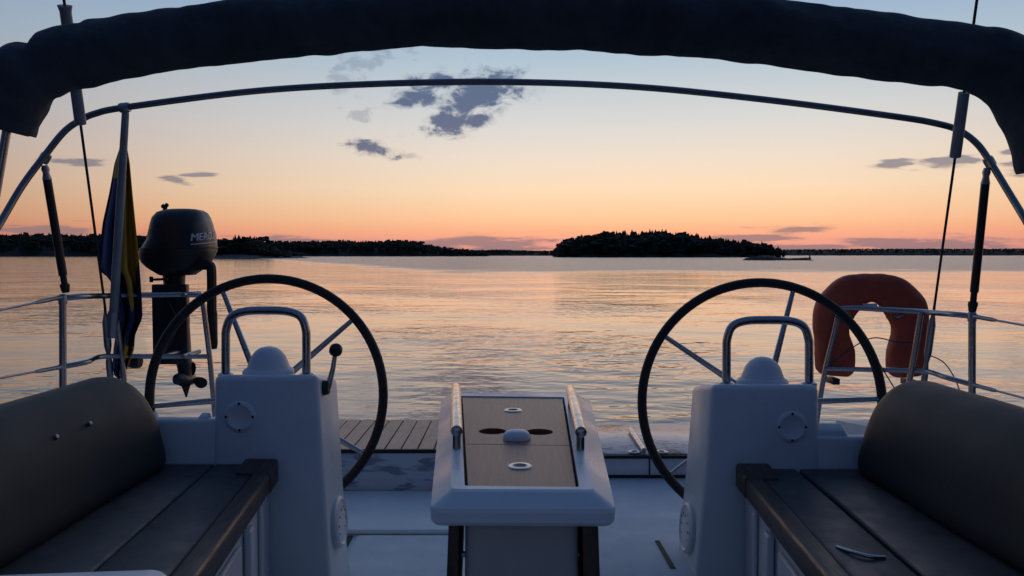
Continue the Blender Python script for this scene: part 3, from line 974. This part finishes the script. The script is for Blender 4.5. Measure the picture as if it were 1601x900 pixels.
# ------------------------------------------------------------------ cockpit table
TZ = EYE - 0.43
tb = thing('cockpit_table', 'white centre cockpit table with teak top, cup holes and two steel handrails', 'table', (0.01, 1.95, SOLE))


def T(px, py, z=TZ):
    p = P(px, py, 1.0)
    k = (EYE - z) / (EYE - p.z)
    return Vector((p.x * k, k, z))


a, b_, c_, d_ = T(730, 758), T(902, 760), T(880, 621), T(722, 619)
cl = lambda v: (v.x, v.y)
# moulded top: an upper rim round the teak, a chamfer, then the thick lower edge
e = 0.004
o1 = [T(703, 766), T(932, 767), T(902, 614), T(703, 613)]                         # top face corners
o2 = [(o1[0].x - 0.033, o1[0].y - 0.022), (o1[1].x + 0.033, o1[1].y - 0.022), (o1[2].x + 0.045, o1[2].y + 0.02), (o1[3].x - 0.028, o1[3].y + 0.02)]
inner = [(a.x - e, a.y - e), (b_.x + e, b_.y - e), (c_.x + e, c_.y + e), (d_.x - e, d_.y + e)]


def roundloop(q, r, n=5):
    out = []
    m_ = len(q)
    for i in range(m_):
        p, pv, nx = Vector(q[i]), Vector(q[i - 1]), Vector(q[(i + 1) % m_])
        A, B = p + (pv - p).normalized() * r, p + (nx - p).normalized() * r
        for k in range(n + 1):
            t = k / n
            out.append(tuple(A * (1 - t) ** 2 + p * 2 * t * (1 - t) + B * t * t))
    return out


bm = bmesh.new()
L0 = roundloop(inner, 0.006)
L1 = roundloop([cl(v) for v in o1], 0.015)
L2 = roundloop(o2, 0.022)
sc2 = lambda L, k: [((x - 0.01) * k + 0.01, (y - 1.95) * k + 1.95) for x, y in L]
rings = [(L0, TZ - 0.03), (L0, TZ - 0.002), (L0, TZ), (sc2(L1, 0.985), TZ), (L1, TZ - 0.003), (L2, TZ - 0.027), (sc2(L2, 1.004), TZ - 0.034), (sc2(L2, 1.0), TZ - 0.053), (sc2(L2, 0.975), TZ - 0.063), (sc2(L2, 0.80), TZ - 0.066)]
loft([[(x, y, z) for x, y in L] for L, z in rings], bm, cap=False)
bmesh.ops.triangle_fill(bm, use_beauty=True, edges=[ed for ed in bm.edges if ed.is_boundary and ed.verts[0].co.z < TZ - 0.06])
obj('table_frame', bm, M['gel'], tb, 16)
# floor of the recess
obj('recess', prism([(x, y, TZ - 0.032) for x, y in L0], (0, 0, 0.004)), M['hole'], tb)
# two teak panels with gap, cup holes in the far one
lp = lambda A, B, t: A.lerp(B, t)
tgap = T(727, 692).y
tl = (tgap - a.y) / (d_.y - a.y)
ml, mr = lp(a, d_, tl), lp(b_, c_, tl)
g_ = 0.002
h1, h2 = T(770, 672), T(843, 673)
near = [(a.x + .002, a.y + .002), (b_.x - .002, b_.y + .002), (mr.x - .002, mr.y - g_), (ml.x + .002, ml.y - g_)]
far = [(ml.x + .002, ml.y + g_), (mr.x - .002, mr.y + g_), (c_.x - .002, c_.y - .002), (d_.x + .002, d_.y - .002)]
hr = 0.034
obj('teak_panel', plate(near, [], TZ - 0.022, TZ - 0.003), M['teak_table'], tb, 30)
obj('teak_panel', plate(far, [circ(h1.x, h1.y, hr), circ(h2.x, h2.y, hr)], TZ - 0.022, TZ - 0.003), M['teak_table'], tb, 30)
for h in (h1, h2):
    bm = lathe([(hr + 0.0015, 0.0), (hr + 0.0015, -0.06), (0.0, -0.062)], (h.x, h.y, TZ - 0.0235))
    obj('cup_holder', bm, M['hole'], tb)
for px, py, r in ((813, 727, 0.026), (802, 640, 0.026)):
    c = T(px, py)
    f_ = obj('fitting', lathe([(r, -0.004), (r, 0.0), (r * 0.92, 0.0025), (r * 0.6, 0.003), (r * 0.52, 0.001), (r * 0.48, -0.002), (0, -0.002)], c - Vector((0, 0, 0.003))), M['steel'], tb)
    obj('socket', lathe([(r * 0.47, 0), (r * 0.47, 0.0006), (0, 0.0007)], c - Vector((0, 0, 0.0045))), M['hole'], f_)
c = T(808, 683)
n_, m_ = 28, 8
rings = []
for i in range(m_):
    ph = (math.pi / 2) * i / (m_ - 1)
    k = math.cos(ph) ** 0.55 if i < m_ - 1 else 0.02
    rings.append([(c.x + 0.033 * k * math.copysign(abs(math.cos(t)) ** 0.7, math.cos(t)), c.y + 0.030 * k * math.copysign(abs(math.sin(t)) ** 0.7, math.sin(t)), TZ - 0.003 + 0.020 * math.sin(ph)) for t in [2 * math.pi * j / n_ for j in range(n_)]])
obj('latch_knob', loft(rings), M['white'], tb)
# handrails
for fx, fy, nx, ny in ((713, 606, 714, 672), (892, 609, 908, 674)):
    n0 = T(nx, ny, TZ + 0.045); f0 = T(fx, fy, TZ + 0.045)
    dv = (f0 - n0).normalized()
    hd = obj('handrail', tube([n0 - dv * 0.012, n0 - dv * 0.010, n0, f0, f0 + dv * 0.01, f0 + dv * 0.012], [0.009, 0.0125, 0.0135, 0.0135, 0.0125, 0.009], n=16), M['steel'], tb)
    for q in (n0 + dv * 0.012, f0 - dv * 0.05):
        obj('handrail_post', tube([q - Vector((0, 0, 0.046)), q], 0.009), M['steel'], hd)
# console body and hanging leaves
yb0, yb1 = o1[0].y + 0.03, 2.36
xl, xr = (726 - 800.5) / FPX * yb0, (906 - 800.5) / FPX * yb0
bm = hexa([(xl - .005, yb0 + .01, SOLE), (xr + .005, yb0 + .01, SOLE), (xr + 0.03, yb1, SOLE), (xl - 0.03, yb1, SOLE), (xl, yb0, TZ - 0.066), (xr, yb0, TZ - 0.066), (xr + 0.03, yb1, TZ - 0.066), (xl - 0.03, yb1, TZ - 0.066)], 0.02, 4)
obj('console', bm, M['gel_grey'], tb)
for s, x0, x1 in ((-1, (718 - 800.5) / FPX * yb0, (700 - 800.5) / FPX * yb0), (1, (911 - 800.5) / FPX * yb0, (937 - 800.5) / FPX * yb0)):
    bm = hexa([(x0 + s * 0.012, yb0, 0.80), (x1 + s * 0.016, yb0, 0.80), (x1 + s * 0.05, yb1, 0.80), (x0 + s * 0.05, yb1, 0.80), (x0, yb0, TZ - 0.07), (x1, yb0, TZ - 0.07), (x1 + s * 0.035, yb1, TZ - 0.07), (x0 + s * 0.035, yb1, TZ - 0.07)], 0.004, 2)
    lf = obj('folding_leaf', bm, M['darkwood'], tb)
    for zz in (1.12, 0.98):
        obj('hinge', tube([((xl if s < 0 else xr), yb0 + 0.05, zz), (x0, yb0 + 0.05, zz)], 0.006, n=8), M['steel'], lf)

# ------------------------------------------------------------------ bimini: rolled canvas, aft hoop, struts, backstays
ctr = [(8, 203, 40), (14, 178, 44), (28, 140, 49), (62, 108, 50), (120, 89, 48), (200, 73, 47), (300, 56, 46), (400, 46, 48), (500, 36, 47), (600, 28, 47), (700, 23, 47), (800, 23, 49),
       (900, 25, 50), (1000, 30, 50), (1100, 38, 50), (1200, 48, 50), (1300, 64, 49), (1420, 79, 49), (1500, 88, 49), (1550, 98, 51), (1590, 122, 53), (1622, 165, 54), (1640, 215, 52), (1648, 262, 46)]
DR = 2.6
pts, rad = catmull([P(x_, y_, DR) for x_, y_, r_ in ctr], 16, [r_ / FPX * DR for x_, y_, r_ in ctr])
L_ = len(pts)


def lump(i, a):
    p = pts[i]
    w = mnoise.noise(Vector((p.x * 5, math.cos(a) * 1.3, math.sin(a) * 1.3))) * 0.10
    w += mnoise.noise(Vector((p.x * 16, math.cos(a) * 2 + 4, math.sin(a) * 2))) * 0.045
    edge = max(0, 1 - min(i, L_ - 1 - i) / 64)
    w += edge * 0.16 * mnoise.noise(Vector((p.x * 14 + p.z * 14, math.cos(a) * 0.8 + 9, math.sin(a) * 0.8)))
    # gathered folds near the left end, with one shallow fold on the right
    q = 800.5 + p.x / DR * FPX
    topside = 0.5 + 0.5 * math.cos(a - 0.4 + math.pi)
    for c_, wd, am in ((34, 7, 0.26), (76, 8, 0.22), (150, 9, 0.07), (1512, 14, 0.06), (300, 10, 0.04), (1210, 16, 0.04), (960, 18, 0.03)):
        w -= am * math.exp(-((q - c_) / wd) ** 2) * topside
    w += 0.10 * math.exp(-((q - 56) / 12) ** 2) * topside
    return 1 + w


roll = obj('bimini_canvas', tube(pts, rad, n=40, wob=lump), M['canvas'], None, 80)
tag(roll, 'dark rolled up bimini canvas arching across the top', 'canopy')
# black disc standing in for the shade inside the sleeve's open left end
dv = (pts[0] - pts[1]).normalized()
obj('mouth_shade_disc', lathe([(rad[0] * 0.84, 0.0), (rad[0] * 0.80, 0.006), (0.0, 0.004)], pts[0] - dv * 0.003, dv), M['plastic'], roll)

fr = thing('canopy_hoop', 'bent stainless steel hoop frame spanning the stern below the canvas', 'canopy frame', P(0, 420, 3.0))
hp = [(-60, 450, 2.85), (-30, 398, 2.95), (0, 349, 3.05), (35, 290, 3.15), (70, 243, 3.22), (100, 206, 3.27), (125, 188, 3.3), (150, 177, 3.3), (200, 167, 3.3), (400, 142, 3.3), (600, 130.5, 3.3), (800, 128, 3.3), (1000, 136, 3.3),
      (1200, 156, 3.3), (1400, 182, 3.3), (1465, 193, 3.3), (1500, 204, 3.3), (1528, 225, 3.27), (1550, 256, 3.22), (1578, 302, 3.12), (1601, 340, 3.03), (1630, 390, 2.95), (1665, 450, 2.85)]
obj('hoop', tube(catmull([(-1.95, 2.45, 1.07)] + [P(*h) for h in hp] + [(1.95, 2.45, 1.07)], 8), 0.0135, n=14), M['hoop'], fr)
obj('hoop_leg', tube([P(12, 195, DR), P(-6, 300, DR), P(-40, 480, DR), (-1.90, 2.45, 1.07)], 0.0135), M['steel'], fr)
obj('hoop_leg', tube([P(1648, 240, DR), P(1662, 330, DR), P(1680, 480, DR), (1.90, 2.45, 1.07)], 0.0135), M['steel'], fr)
for (hx, hy) in ((70, 247), (1547, 253), (195, 168)):
    c = P(hx, hy, 3.24 if hx != 195 else 3.3)
    obj('clamp', lathe([(0.019, -0.02), (0.021, -0.012), (0.021, 0.012), (0.019, 0.02)], c, (0.5 if hx < 800 else -0.5, 0, 0.8) if hx != 195 else (1, 0, 0.1), 14), M['dullsteel'], fr)

for s, a, b2, lab in ((-1, (70, 258), (103, 457), 'dark telescopic strut between hoop and rail, left of the flag'), (1, (1543, 262), (1520, 487), 'dark telescopic strut between hoop and rail at the right')):
    A, B = P(a[0], a[1], 3.22), P(b2[0], b2[1], 3.3)
    t = thing('support_strut', lab, 'strut', B, 'bimini support struts')
    obj('sleeve', tube([A.lerp(B, 0.10), A.lerp(B, 0.86)], 0.0165), M['dullsteel'] if False else M['plastic'], t)
    obj('rod', tube([A.lerp(B, 0.80), B], 0.0125), M['plastic'], t)
    obj('end_joint', tube([A - Vector((0, 0, 0.0)), A.lerp(B, 0.03), A.lerp(B, 0.06), A.lerp(B, 0.11)], [0.011, 0.016, 0.012, 0.018]), M['dullsteel'], t)
    obj('end_joint', tube([B.lerp(A, 0.07), B.lerp(A, 0.05), B], [0.018, 0.019, 0.014]), M['plastic'], t)


def backstay(s, foot, mid, lab, c0, c1, fork):
    F = P(*foot)
    top = Vector((0, -3.0, 15.8))
    Mid = P(*mid)
    # straight line through the rail point towards the masthead
    dirv = (top - Mid).normalized()
    t = thing('backstay', lab, 'backstay', F, 'backstays')
    obj('wire', tube([Mid, Mid + dirv * 14.5], 0.0055, n=8), M['plastic'], t)
    at = lambda z: Mid + dirv * ((z - Mid.z) / dirv.z)
    zA, zB = c0, c1
    cov = obj('chafe_sleeve', tube([at(zA), at(zA + 0.004), at(zB - 0.02), at(zB)], [0.021, 0.0215, 0.0205, 0.026 if fork else 0.0205], n=14), M['coverw'], t)
    # below the rail: bottle screw and toggle down to the deck
    dd = (F - Mid)
    q = lambda k: Mid + dd * k
    obj('lower_wire', tube([q(0.0), q(0.14)], 0.006, n=8), M['plastic'], t)
    bs_ = obj('bottle_screw', tube([q(0.10), q(0.16), q(0.20), q(0.50), q(0.55), q(0.62)], [0.008, 0.013, 0.016, 0.016, 0.013, 0.008]), M['dullsteel'], t)
    obj('toggle', tube([q(0.62), q(0.72), q(0.78), q(1.0)], [0.009, 0.014, 0.014, 0.012]), M['dullsteel'], t)
    return t


backstay(-1, (173, 600, 3.56), (164, 478, 3.5), 'left backstay wire with pale sleeve, just left of the flag', P(133, 196, 3.2).z, P(117, 5, 2.95).z, True)
backstay(1, (1441, 622, 3.56), (1461, 478, 3.5), 'right backstay wire with pale sleeve, beside the lifebuoy', P(1503, 244, 3.2).z, P(1515, 135, 3.0).z, False)


# ------------------------------------------------------------------ stern rails and lifelines
def rail(lab, post, upper, lower, legs, lifel):
    p0 = P(*post[0])
    t = thing('stern_rail', lab, 'guard rail', Vector((p0.x, p0.y, 0.98)), 'stern guard rails')
    b0 = P(*post[1]); b0.z = 0.98
    obj('post', tube([b0, P(*post[0])], 0.0145, n=14), M['steel'], t)
    obj('post_cap', lathe([(0.017, -0.03), (0.018, 0.0), (0.013, 0.012), (0, 0.014)], P(*post[0]), n=14), M['dullsteel'], t)
    obj('upper_rail', tube(catmull([P(*u) for u in upper], 6), 0.0125), M['steel'], t)
    obj('lower_rail', tube(catmull([P(*u) for u in lower], 6), 0.0115), M['steel'], t)
    for lg in legs: obj('leg', tube(catmull([P(*u) for u in lg], 6), 0.0125), M['steel'], t)
    return t


rail('stainless stern rail carrying the outboard motor and flag', ((98, 464, 3.3), (98, 640, 3.3)),
     [(98, 466, 3.3), (130, 463, 3.36), (170, 462, 3.5), (240, 461, 3.62), (306, 461, 3.72), (316, 470, 3.73), (322, 510, 3.74), (330, 580, 3.76), (340, 700, 3.78)],
     [(98, 573, 3.3), (135, 566, 3.36), (160, 557, 3.48), (240, 557, 3.62), (325, 557, 3.74)],
     [[(176, 462, 3.51), (183, 500, 3.52), (192, 570, 3.54), (202, 690, 3.56)]], None)
rail('stainless stern rail carrying the orange lifebuoy', ((1520, 491, 3.3), (1520, 655, 3.3)),
     [(1520, 494, 3.3), (1490, 491, 3.36), (1450, 488, 3.5), (1390, 484, 3.62), (1325, 481, 3.72), (1312, 488, 3.73), (1304, 520, 3.74), (1286, 600, 3.76), (1268, 720, 3.78)],
     [(1520, 601, 3.3), (1480, 590, 3.38), (1445, 580, 3.5), (1380, 578, 3.62), (1293, 576, 3.75)],
     [[(1440, 488, 3.51), (1432, 540, 3.52), (1418, 620, 3.54), (1402, 740, 3.56)]], None)
for lab, A, B in (('upper lifeline wire leaving the rail at the left edge', (98, 464, 3.3), (-40, 493, 2.8)), ('lower lifeline wire leaving the rail at the left edge', (98, 573, 3.3), (-40, 598, 2.8)),
                  ('upper lifeline wire leaving the rail at the right edge', (1520, 494, 3.3), (1640, 515, 2.9)), ('lower lifeline wire leaving the rail at the right edge', (1520, 601, 3.3), (1640, 632, 2.9))):
    a3, b3 = P(*A), P(*B)
    t = thing('lifeline', lab, 'lifeline', a3, 'lifelines')
    e3 = a3 + (b3 - a3) * 4.5
    obj('wire', tube([a3, e3], 0.0045, n=8), M['dullsteel'], t)
    obj('end_fitting', tube([a3, a3.lerp(b3, 0.10), a3.lerp(b3, 0.28), a3.lerp(b3, 0.34)], [0.012, 0.009, 0.009, 0.006], n=10), M['dullsteel'], t)

# ------------------------------------------------------------------ flag and staff
st_b, st_t = P(176, 520, 3.52), P(196.5, 172, 3.42)
fs = tag(obj('flagstaff', tube([st_b, st_b.lerp(st_t, 0.5), st_t.lerp(st_b, 0.015), st_t], [0.0195, 0.018, 0.0150, 0.011], n=14), M['coverw']), 'pale flagstaff leaning from the left stern rail', 'flagstaff')
# socket holding the staff on the rail
obj('socket', tube([st_b + (st_b - st_t).normalized() * 0.02, st_b.lerp(st_t, 0.10)], 0.024), M['dullsteel'], fs)
# cloth hanging in folds: rows down the hang, columns round the folds
rows, cols = 48, 40
edgeL = [(225, 189), (255, 179), (300, 171), (350, 160), (400, 155), (422, 154), (436, 172), (500, 184), (545, 178), (575, 176), (590, 180), (593, 186)]
edgeR = [(225, 198), (255, 203), (300, 207), (350, 212), (400, 217), (440, 220), (470, 222), (497, 223), (512, 216), (525, 211), (545, 210), (575, 200), (590, 190), (593, 188)]
bm = bmesh.new()
uvl = bm.loops.layers.uv.new('UVMap')
vg = []
for i in range(rows + 1):
    y_ = 225 + (593 - 225) * i / rows
    xl_, xr_ = np.interp(y_, [p[0] for p in edgeL], [p[1] for p in edgeL]), np.interp(y_, [p[0] for p in edgeR], [p[1] for p in edgeR])
    row = []
    for j in range(cols + 1):
        t = j / cols
        fold = math.sin(t * math.pi * 5 + 0.6 + i * 0.02)
        amp = 0.018 + 0.03 * min(1, i / 20)
        if i > rows - 6: amp *= (rows - i) / 6 + 0.05
        px = xl_ + (xr_ - xl_) * (t + 0.045 * math.sin(t * math.pi * 10) * (1 - abs(2 * t - 1)))
        dpt = 3.54 + 0.03 + amp * fold
        row.append((bm.verts.new(P(px, y_, dpt)), (t, i / rows)))
    vg.append(row)
for i in range(rows):
    for j in range(cols):
        q = [vg[i][j], vg[i][j + 1], vg[i + 1][j + 1], vg[i + 1][j]]
        f = bm.faces.new([v for v, _ in q])
        for lp_, (v, (s_, t_)) in zip(f.loops, q):
            # the hoist is at the staff: hanging limp, the cloth's length runs down and across
            kr = min(1.0, max(0.0, (s_ - 0.42) / 0.16))
            fu = (1 - kr) * (0.62 + 0.2 * t_) + kr * (0.330 + 0.165 * t_ + 0.09 * (s_ - 0.72))
            fv = (1 - kr) * (0.47 + 0.9 * t_) + kr * (0.18 + 1.6 * max(0.0, t_ - 0.72))
            lp_[uvl].uv = (fu, fv)
fl = obj('flag', bm, M['flag'], None, 80)
sol = fl.modifiers.new('thickness', 'SOLIDIFY'); sol.thickness = 0.002
tag(fl, 'blue and yellow flag hanging limp from the staff', 'flag')

# stern light on the lower rail
p = P(210, 565, 3.60)
bm = lathe([(0.010, -0.03), (0.028, -0.028), (0.032, 0.0), (0.028, 0.028), (0.008, 0.032)], p, (1, 0, 0), 18)
sl = tag(obj('stern_light', bm, M['plastic']), 'small dark stern light under the rail right of the flag', 'lamp')
obj('bracket', tube([p + Vector((0, 0, 0.0)), P(212, 556, 3.58)], 0.008), M['dullsteel'], sl)

# ------------------------------------------------------------------ outboard motor on its bracket
DM = 3.95
ob = thing('outboard_motor', 'charcoal outboard motor with silver lettering clamped on a dark board', 'outboard motor', P(270, 560, DM))
lev = [(326.5, 268, 304), (328, 258, 312), (332, 248, 318), (340, 242, 322), (350, 239.5, 325), (362, 237, 328), (374, 235, 330), (384, 229, 331), (393, 222, 331), (402, 222, 327), (410, 226, 322), (418, 234, 315), (425, 245, 305), (430, 253, 298)]
cx_m = P(280, 380, DM).x
HD = [0.06, 0.09, 0.12, 0.14, 0.15, 0.155, 0.16, 0.165, 0.165, 0.16, 0.15, 0.14, 0.12, 0.10]
rings = []
NS = 40


def cowl_pt(l, r, hd, z, a, out=0.0):
    ca, sa = math.cos(a), math.sin(a)
    n = 2 / 2.7
    cx, hw = (l + r) / 2, (r - l) / 2
    return Vector((cx + (hw + out) * math.copysign(abs(ca) ** n, ca), DM + 0.02 + (hd + out) * math.copysign(abs(sa) ** n, sa), z))


LV = []
for (y_, l_, r_), hd in zip(lev, HD):
    pl, pr_ = P(l_, y_, DM), P(r_, y_, DM)
    LV.append((pl.x, pr_.x, hd, pl.z))
rings = [[cowl_pt(*q, 2 * math.pi * k / NS) for k in range(NS)] for q in LV]
cowl = obj('cowl', loft(rings), M['cowl'], ob, 60)


def cowl_at(z, a, out):
    zs = [q[3] for q in LV][::-1]
    l_ = np.interp(z, zs, [q[0] for q in LV][::-1]); r_ = np.interp(z, zs, [q[1] for q in LV][::-1]); h_ = np.interp(z, zs, [q[2] for q in LV][::-1])
    return cowl_pt(l_, r_, h_, z, a, out)


# parting seam and a pale stripe wrapped on the side
bm = tube([cowl_at(P(0, 388, DM).z + 0.004 * math.cos(2 * math.pi * k / 60), 2 * math.pi * k / 60, 0.001) for k in range(60)], 0.004, n=8, closed=True)
obj('parting_seam', bm, M['plastic'], cowl)
AL = -1.02                                   # angle on the cowl where the lettering starts (front right)
# a lookup from distance along the front right side to the cowl angle


def wrap(s_, z, out):
    a, step, acc = AL, 0.01, 0.0
    prev_ = cowl_at(z, a, 0)
    while acc < s_ and a < 1.5:
        a += step
        q = cowl_at(z, a, 0)
        acc += (q - prev_).length
        prev_ = q
    return cowl_at(z, a, out)


def lettering(body, size, s0, z0, slope, shear):
    cu_ = bpy.data.curves.new('lettering', 'FONT')
    cu_.body = body; cu_.size = size; cu_.shear = shear
    to = bpy.data.objects.new('lettering', cu_)
    C.objects.link(to)
    dg = bpy.context.evaluated_depsgraph_get()
    me = bpy.data.meshes.new_from_object(to.evaluated_get(dg))
    bpy.data.objects.remove(to)
    b = bmesh.new(); b.from_mesh(me)
    bmesh.ops.subdivide_edges(b, edges=[e for e in b.edges if e.calc_length() > size * 0.25], cuts=1)
    b2 = b.copy()
    for v in b.verts: v.co = wrap(s0 + v.co.x, z0 + v.co.y + slope * v.co.x, 0.0025)
    for v in b2.verts: v.co = wrap(s0 + v.co.x + 0.0028, z0 + v.co.y + 0.0008 + slope * v.co.x, 0.0034)
    join(b, b2)      # second, raised pass makes the letters bold
    bpy.data.meshes.remove(me)
    return b


zt = P(0, 377.5, DM).z
obj('lettering', lettering('MERCURY', 0.052, 0.0, zt, 0.09, 0.12), M['print'], cowl, sm=False)
for z_, w_ in ((P(0, 383, DM).z, 0.004),):
    b = bmesh.new()
    ra, rb = [], []
    for k in range(24):
        s_ = 0.005 + 0.24 * k / 23
        ra.append(b.verts.new(wrap(s_, z_ + 0.09 * s_, 0.002))); rb.append(b.verts.new(wrap(s_, z_ + w_ + 0.09 * s_, 0.002)))
    for k in range(23): b.faces.new((ra[k], ra[k + 1], rb[k + 1], rb[k]))
    obj('stripe', b, M['print'], cowl, sm=False)
# filler cap and pull handle on top
p = P(258, 333, DM)
fc = obj('filler_cap', lathe([(0.022, -0.012), (0.022, 0.006), (0.012, 0.010), (0.010, 0.022), (0.0, 0.024)], p, n=16), M['plastic'], cowl)
for dx_, dz_, r_ in ((-0.008, 0.034, 0.012), (0.009, 0.040, 0.011), (0.001, 0.028, 0.012)):
    bm = lathe([(0.001, -r_), (r_ * .7, -r_ * .7), (r_, 0), (r_ * .7, r_ * .7), (0.001, r_)], p + Vector((dx_, 0, dz_)), n=10)
    obj('knob_lobe', bm, M['plastic'], fc)
# mid section, clamp, tiller, board
obj('swivel_bracket', tube([P(272, 425, DM), P(273, 450, DM), P(275, 470, DM)], [0.055, 0.05, 0.045]), M['plastic'], ob)
obj('clamp_screw', tube([P(238, 437, DM - 0.10), P(262, 436, DM - 0.10)], [0.006, 0.006]), M['plastic'], ob)
obj('clamp_handle', tube([P(236.5, 432, DM - 0.10), P(236.5, 441, DM - 0.10)], 0.009), M['plastic'], ob)
tl_ = [P(296, 413, DM - 0.05), P(314, 414, DM - 0.05), P(324, 414, DM - 0.05), P(329, 416, DM - 0.05), P(330.5, 422, DM - 0.05), P(331, 440, DM - 0.05), P(331, 490, DM - 0.05)]
ti = obj('tiller', tube(catmull(tl_, 5), 0.0245, n=8), M['plastic'], ob)
obj('tiller_grip', tube([P(331, 484, DM - 0.05), P(331, 490, DM - 0.05), P(332, 538, DM - 0.05), P(332, 545, DM - 0.05)], [0.022, 0.027, 0.026, 0.022], n=14), M['black'], ti)
a, b2 = P(242, 444, DM - 0.06), P(298, 568, DM - 0.06)
mb = tag(obj('motor_board', box(bmesh.new(), a.x, b2.x, DM - 0.10, DM - 0.055, b2.z, a.z, 0.006), M['black'] if False else M['plastic']), 'dark upright mounting board under the outboard motor', 'mounting board')
obj('leg', tube([P(277, 460, DM + 0.06), P(284, 540, DM + 0.06), P(289, 575, DM + 0.05), P(290, 592, DM + 0.04)], [0.05, 0.045, 0.036, 0.03], n=14), M['cowl'], ob)
gc = obj('gear_case', tube([P(274, 589, DM - 0.05), P(278, 592, DM - 0.03), P(290, 594, DM + 0.04), P(300, 592, DM + 0.10), P(304, 590, DM + 0.13)], [0.012, 0.030, 0.034, 0.028, 0.012], n=14), M['cowl'], ob)
bm = loft([[P(x0_, yy, DM + 0.04 + o) for x0_, o in ((l_, 0), ((l_ + r_) / 2, -0.008), (r_, 0), ((l_ + r_) / 2, 0.008))] for yy, l_, r_ in ((595, 280, 300), (605, 284, 297), (615, 288, 294), (621, 290, 292.5))])
obj('skeg', bm, M['cowl'], ob)
hubc = P(301, 590, DM + 0.08)
for ang in (-32, 88, 208):
    a_ = R(ang)
    u_ = Vector((math.cos(a_), 0, math.sin(a_))); w_ = Vector((-math.sin(a_), 0.7, math.cos(a_))).normalized()
    rr_ = []
    for r_, hw_ in ((0.015, 0.014), (0.035, 0.026), (0.055, 0.030), (0.072, 0.024), (0.082, 0.008)):
        c = hubc + u_ * r_
        nn = u_.cross(w_) * 0.003
        rr_.append([c - w_ * hw_, c + nn, c + w_ * hw_, c - nn])
    obj('propeller_blade', loft(rr_), M['plastic'], gc)
# bracket bars that hold the board to the rail
for py_, d0 in ((461, 3.66), (557, 3.66)):
    for px_ in (254, 286):
        q0 = P(px_, py_, d0)
        obj('bracket', tube([q0, (q0.x, DM - 0.098, q0.z)], 0.011, n=10), M['dullsteel'], mb)
tag(obj('motor_cable', tube(catmull([P(262, 470, DM - 0.11), P(277, 500, DM - 0.13), P(270, 530, DM - 0.13), P(250, 560, DM - 0.11), P(244, 566, DM - 0.1)], 6), 0.004, n=6), M['rope']), 'thin grey cable hanging across the motor board', 'cable')

# ------------------------------------------------------------------ horseshoe lifebuoy
DL = 3.82
lb = thing('lifebuoy', 'orange horseshoe lifebuoy hanging on the right stern rail', 'lifebuoy', P(1361, 600, DL))
path = [(1304, 586, 25), (1305, 572, 29), (1304, 550, 30), (1300, 525, 26), (1299, 505, 27), (1306, 482, 31), (1326, 460, 29), (1345, 452, 24), (1362, 450, 22), (1380, 452, 24), (1398, 461, 29), (1416, 483, 31), (1422, 505, 27), (1421, 525, 26), (1418, 550, 30), (1417, 572, 29), (1418, 587, 25)]
ps, rs = catmull([P(x_, y_, DL) for x_, y_, r_ in path], 7, [r_ / FPX * DL for x_, y_, r_ in path])
# section: wide across the ring, about 9 cm thick fore and aft
b = bmesh.new()
rings = []
for i, p in enumerate(ps):
    A, B = ps[max(i - 1, 0)], ps[min(i + 1, len(ps) - 1)]
    tg = (B - A).normalized()
    side_ = tg.cross(Vector((0, 1, 0))).normalized()
    e_ = min(i, len(ps) - 1 - i)
    k_ = 1.0 if e_ > 4 else 0.80 + 0.05 * e_
    ring = []
    for k in range(24):
        a_ = 2 * math.pi * k / 24
        ca, sa = math.cos(a_), math.sin(a_)
        n = 2 / 3.2
        w = 1 + 0.05 * mnoise.noise(p * 9 + Vector((ca, sa, 0)))
        ring.append(p + side_ * rs[i] * k_ * w * math.copysign(abs(ca) ** n, ca) + Vector((0, 0.055 * k_ * w * math.copysign(abs(sa) ** n, sa), 0)))
    rings.append(ring)
obj('float', loft(rings), M['orange'], lb, 60)
for px, py in ((1302, 596), (1420, 598)):
    c = P(px, py, DL)
    obj('strap_end', box(bmesh.new(), c.x - 0.018, c.x + 0.018, DL - 0.045, DL + 0.045, c.z - 0.010, c.z + 0.02, 0.004), M['plastic'], lb)
c = P(1360, 484, DL - 0.06)
obj('reflective_patch', box(bmesh.new(), c.x - 0.035, c.x + 0.035, DL - 0.063, DL - 0.055, c.z + 0.012, c.z + 0.03, 0.003), M['white'], lb)
# holder hook that carries the buoy on the rail
obj('holder', tube(catmull([P(1395, 486, 3.62), P(1396, 494, 3.68), P(1402, 496, 3.73), P(1412, 494, 3.74)], 5), 0.006), M['dullsteel'], lb)
for lab, pts_ in (('thin cord looping across the lifebuoy opening', [(1290, 576, 3.7), (1330, 545, 3.7), (1365, 528, 3.68), (1400, 534, 3.68), (1425, 536, 3.66)]),
                  ('thin cord hanging diagonally below the lifebuoy', [(1300, 490, 3.66), (1350, 530, 3.62), (1385, 585, 3.6), (1410, 625, 3.55), (1424, 640, 3.52)]),
                  ('thin cord curving down from the right rail post', [(1455, 556, 3.5), (1475, 566, 3.45), (1492, 590, 3.4), (1503, 622, 3.34), (1505, 660, 3.3)])):
    tag(obj('cord', tube(catmull([P(*q) for q in pts_], 6), 0.0028, n=6), M['rope']), lab, 'cord', 'cords at the right rail')
# boat-hook end resting by the transom
a, b2 = P(985, 672, 3.95), P(1006, 703, 3.3)
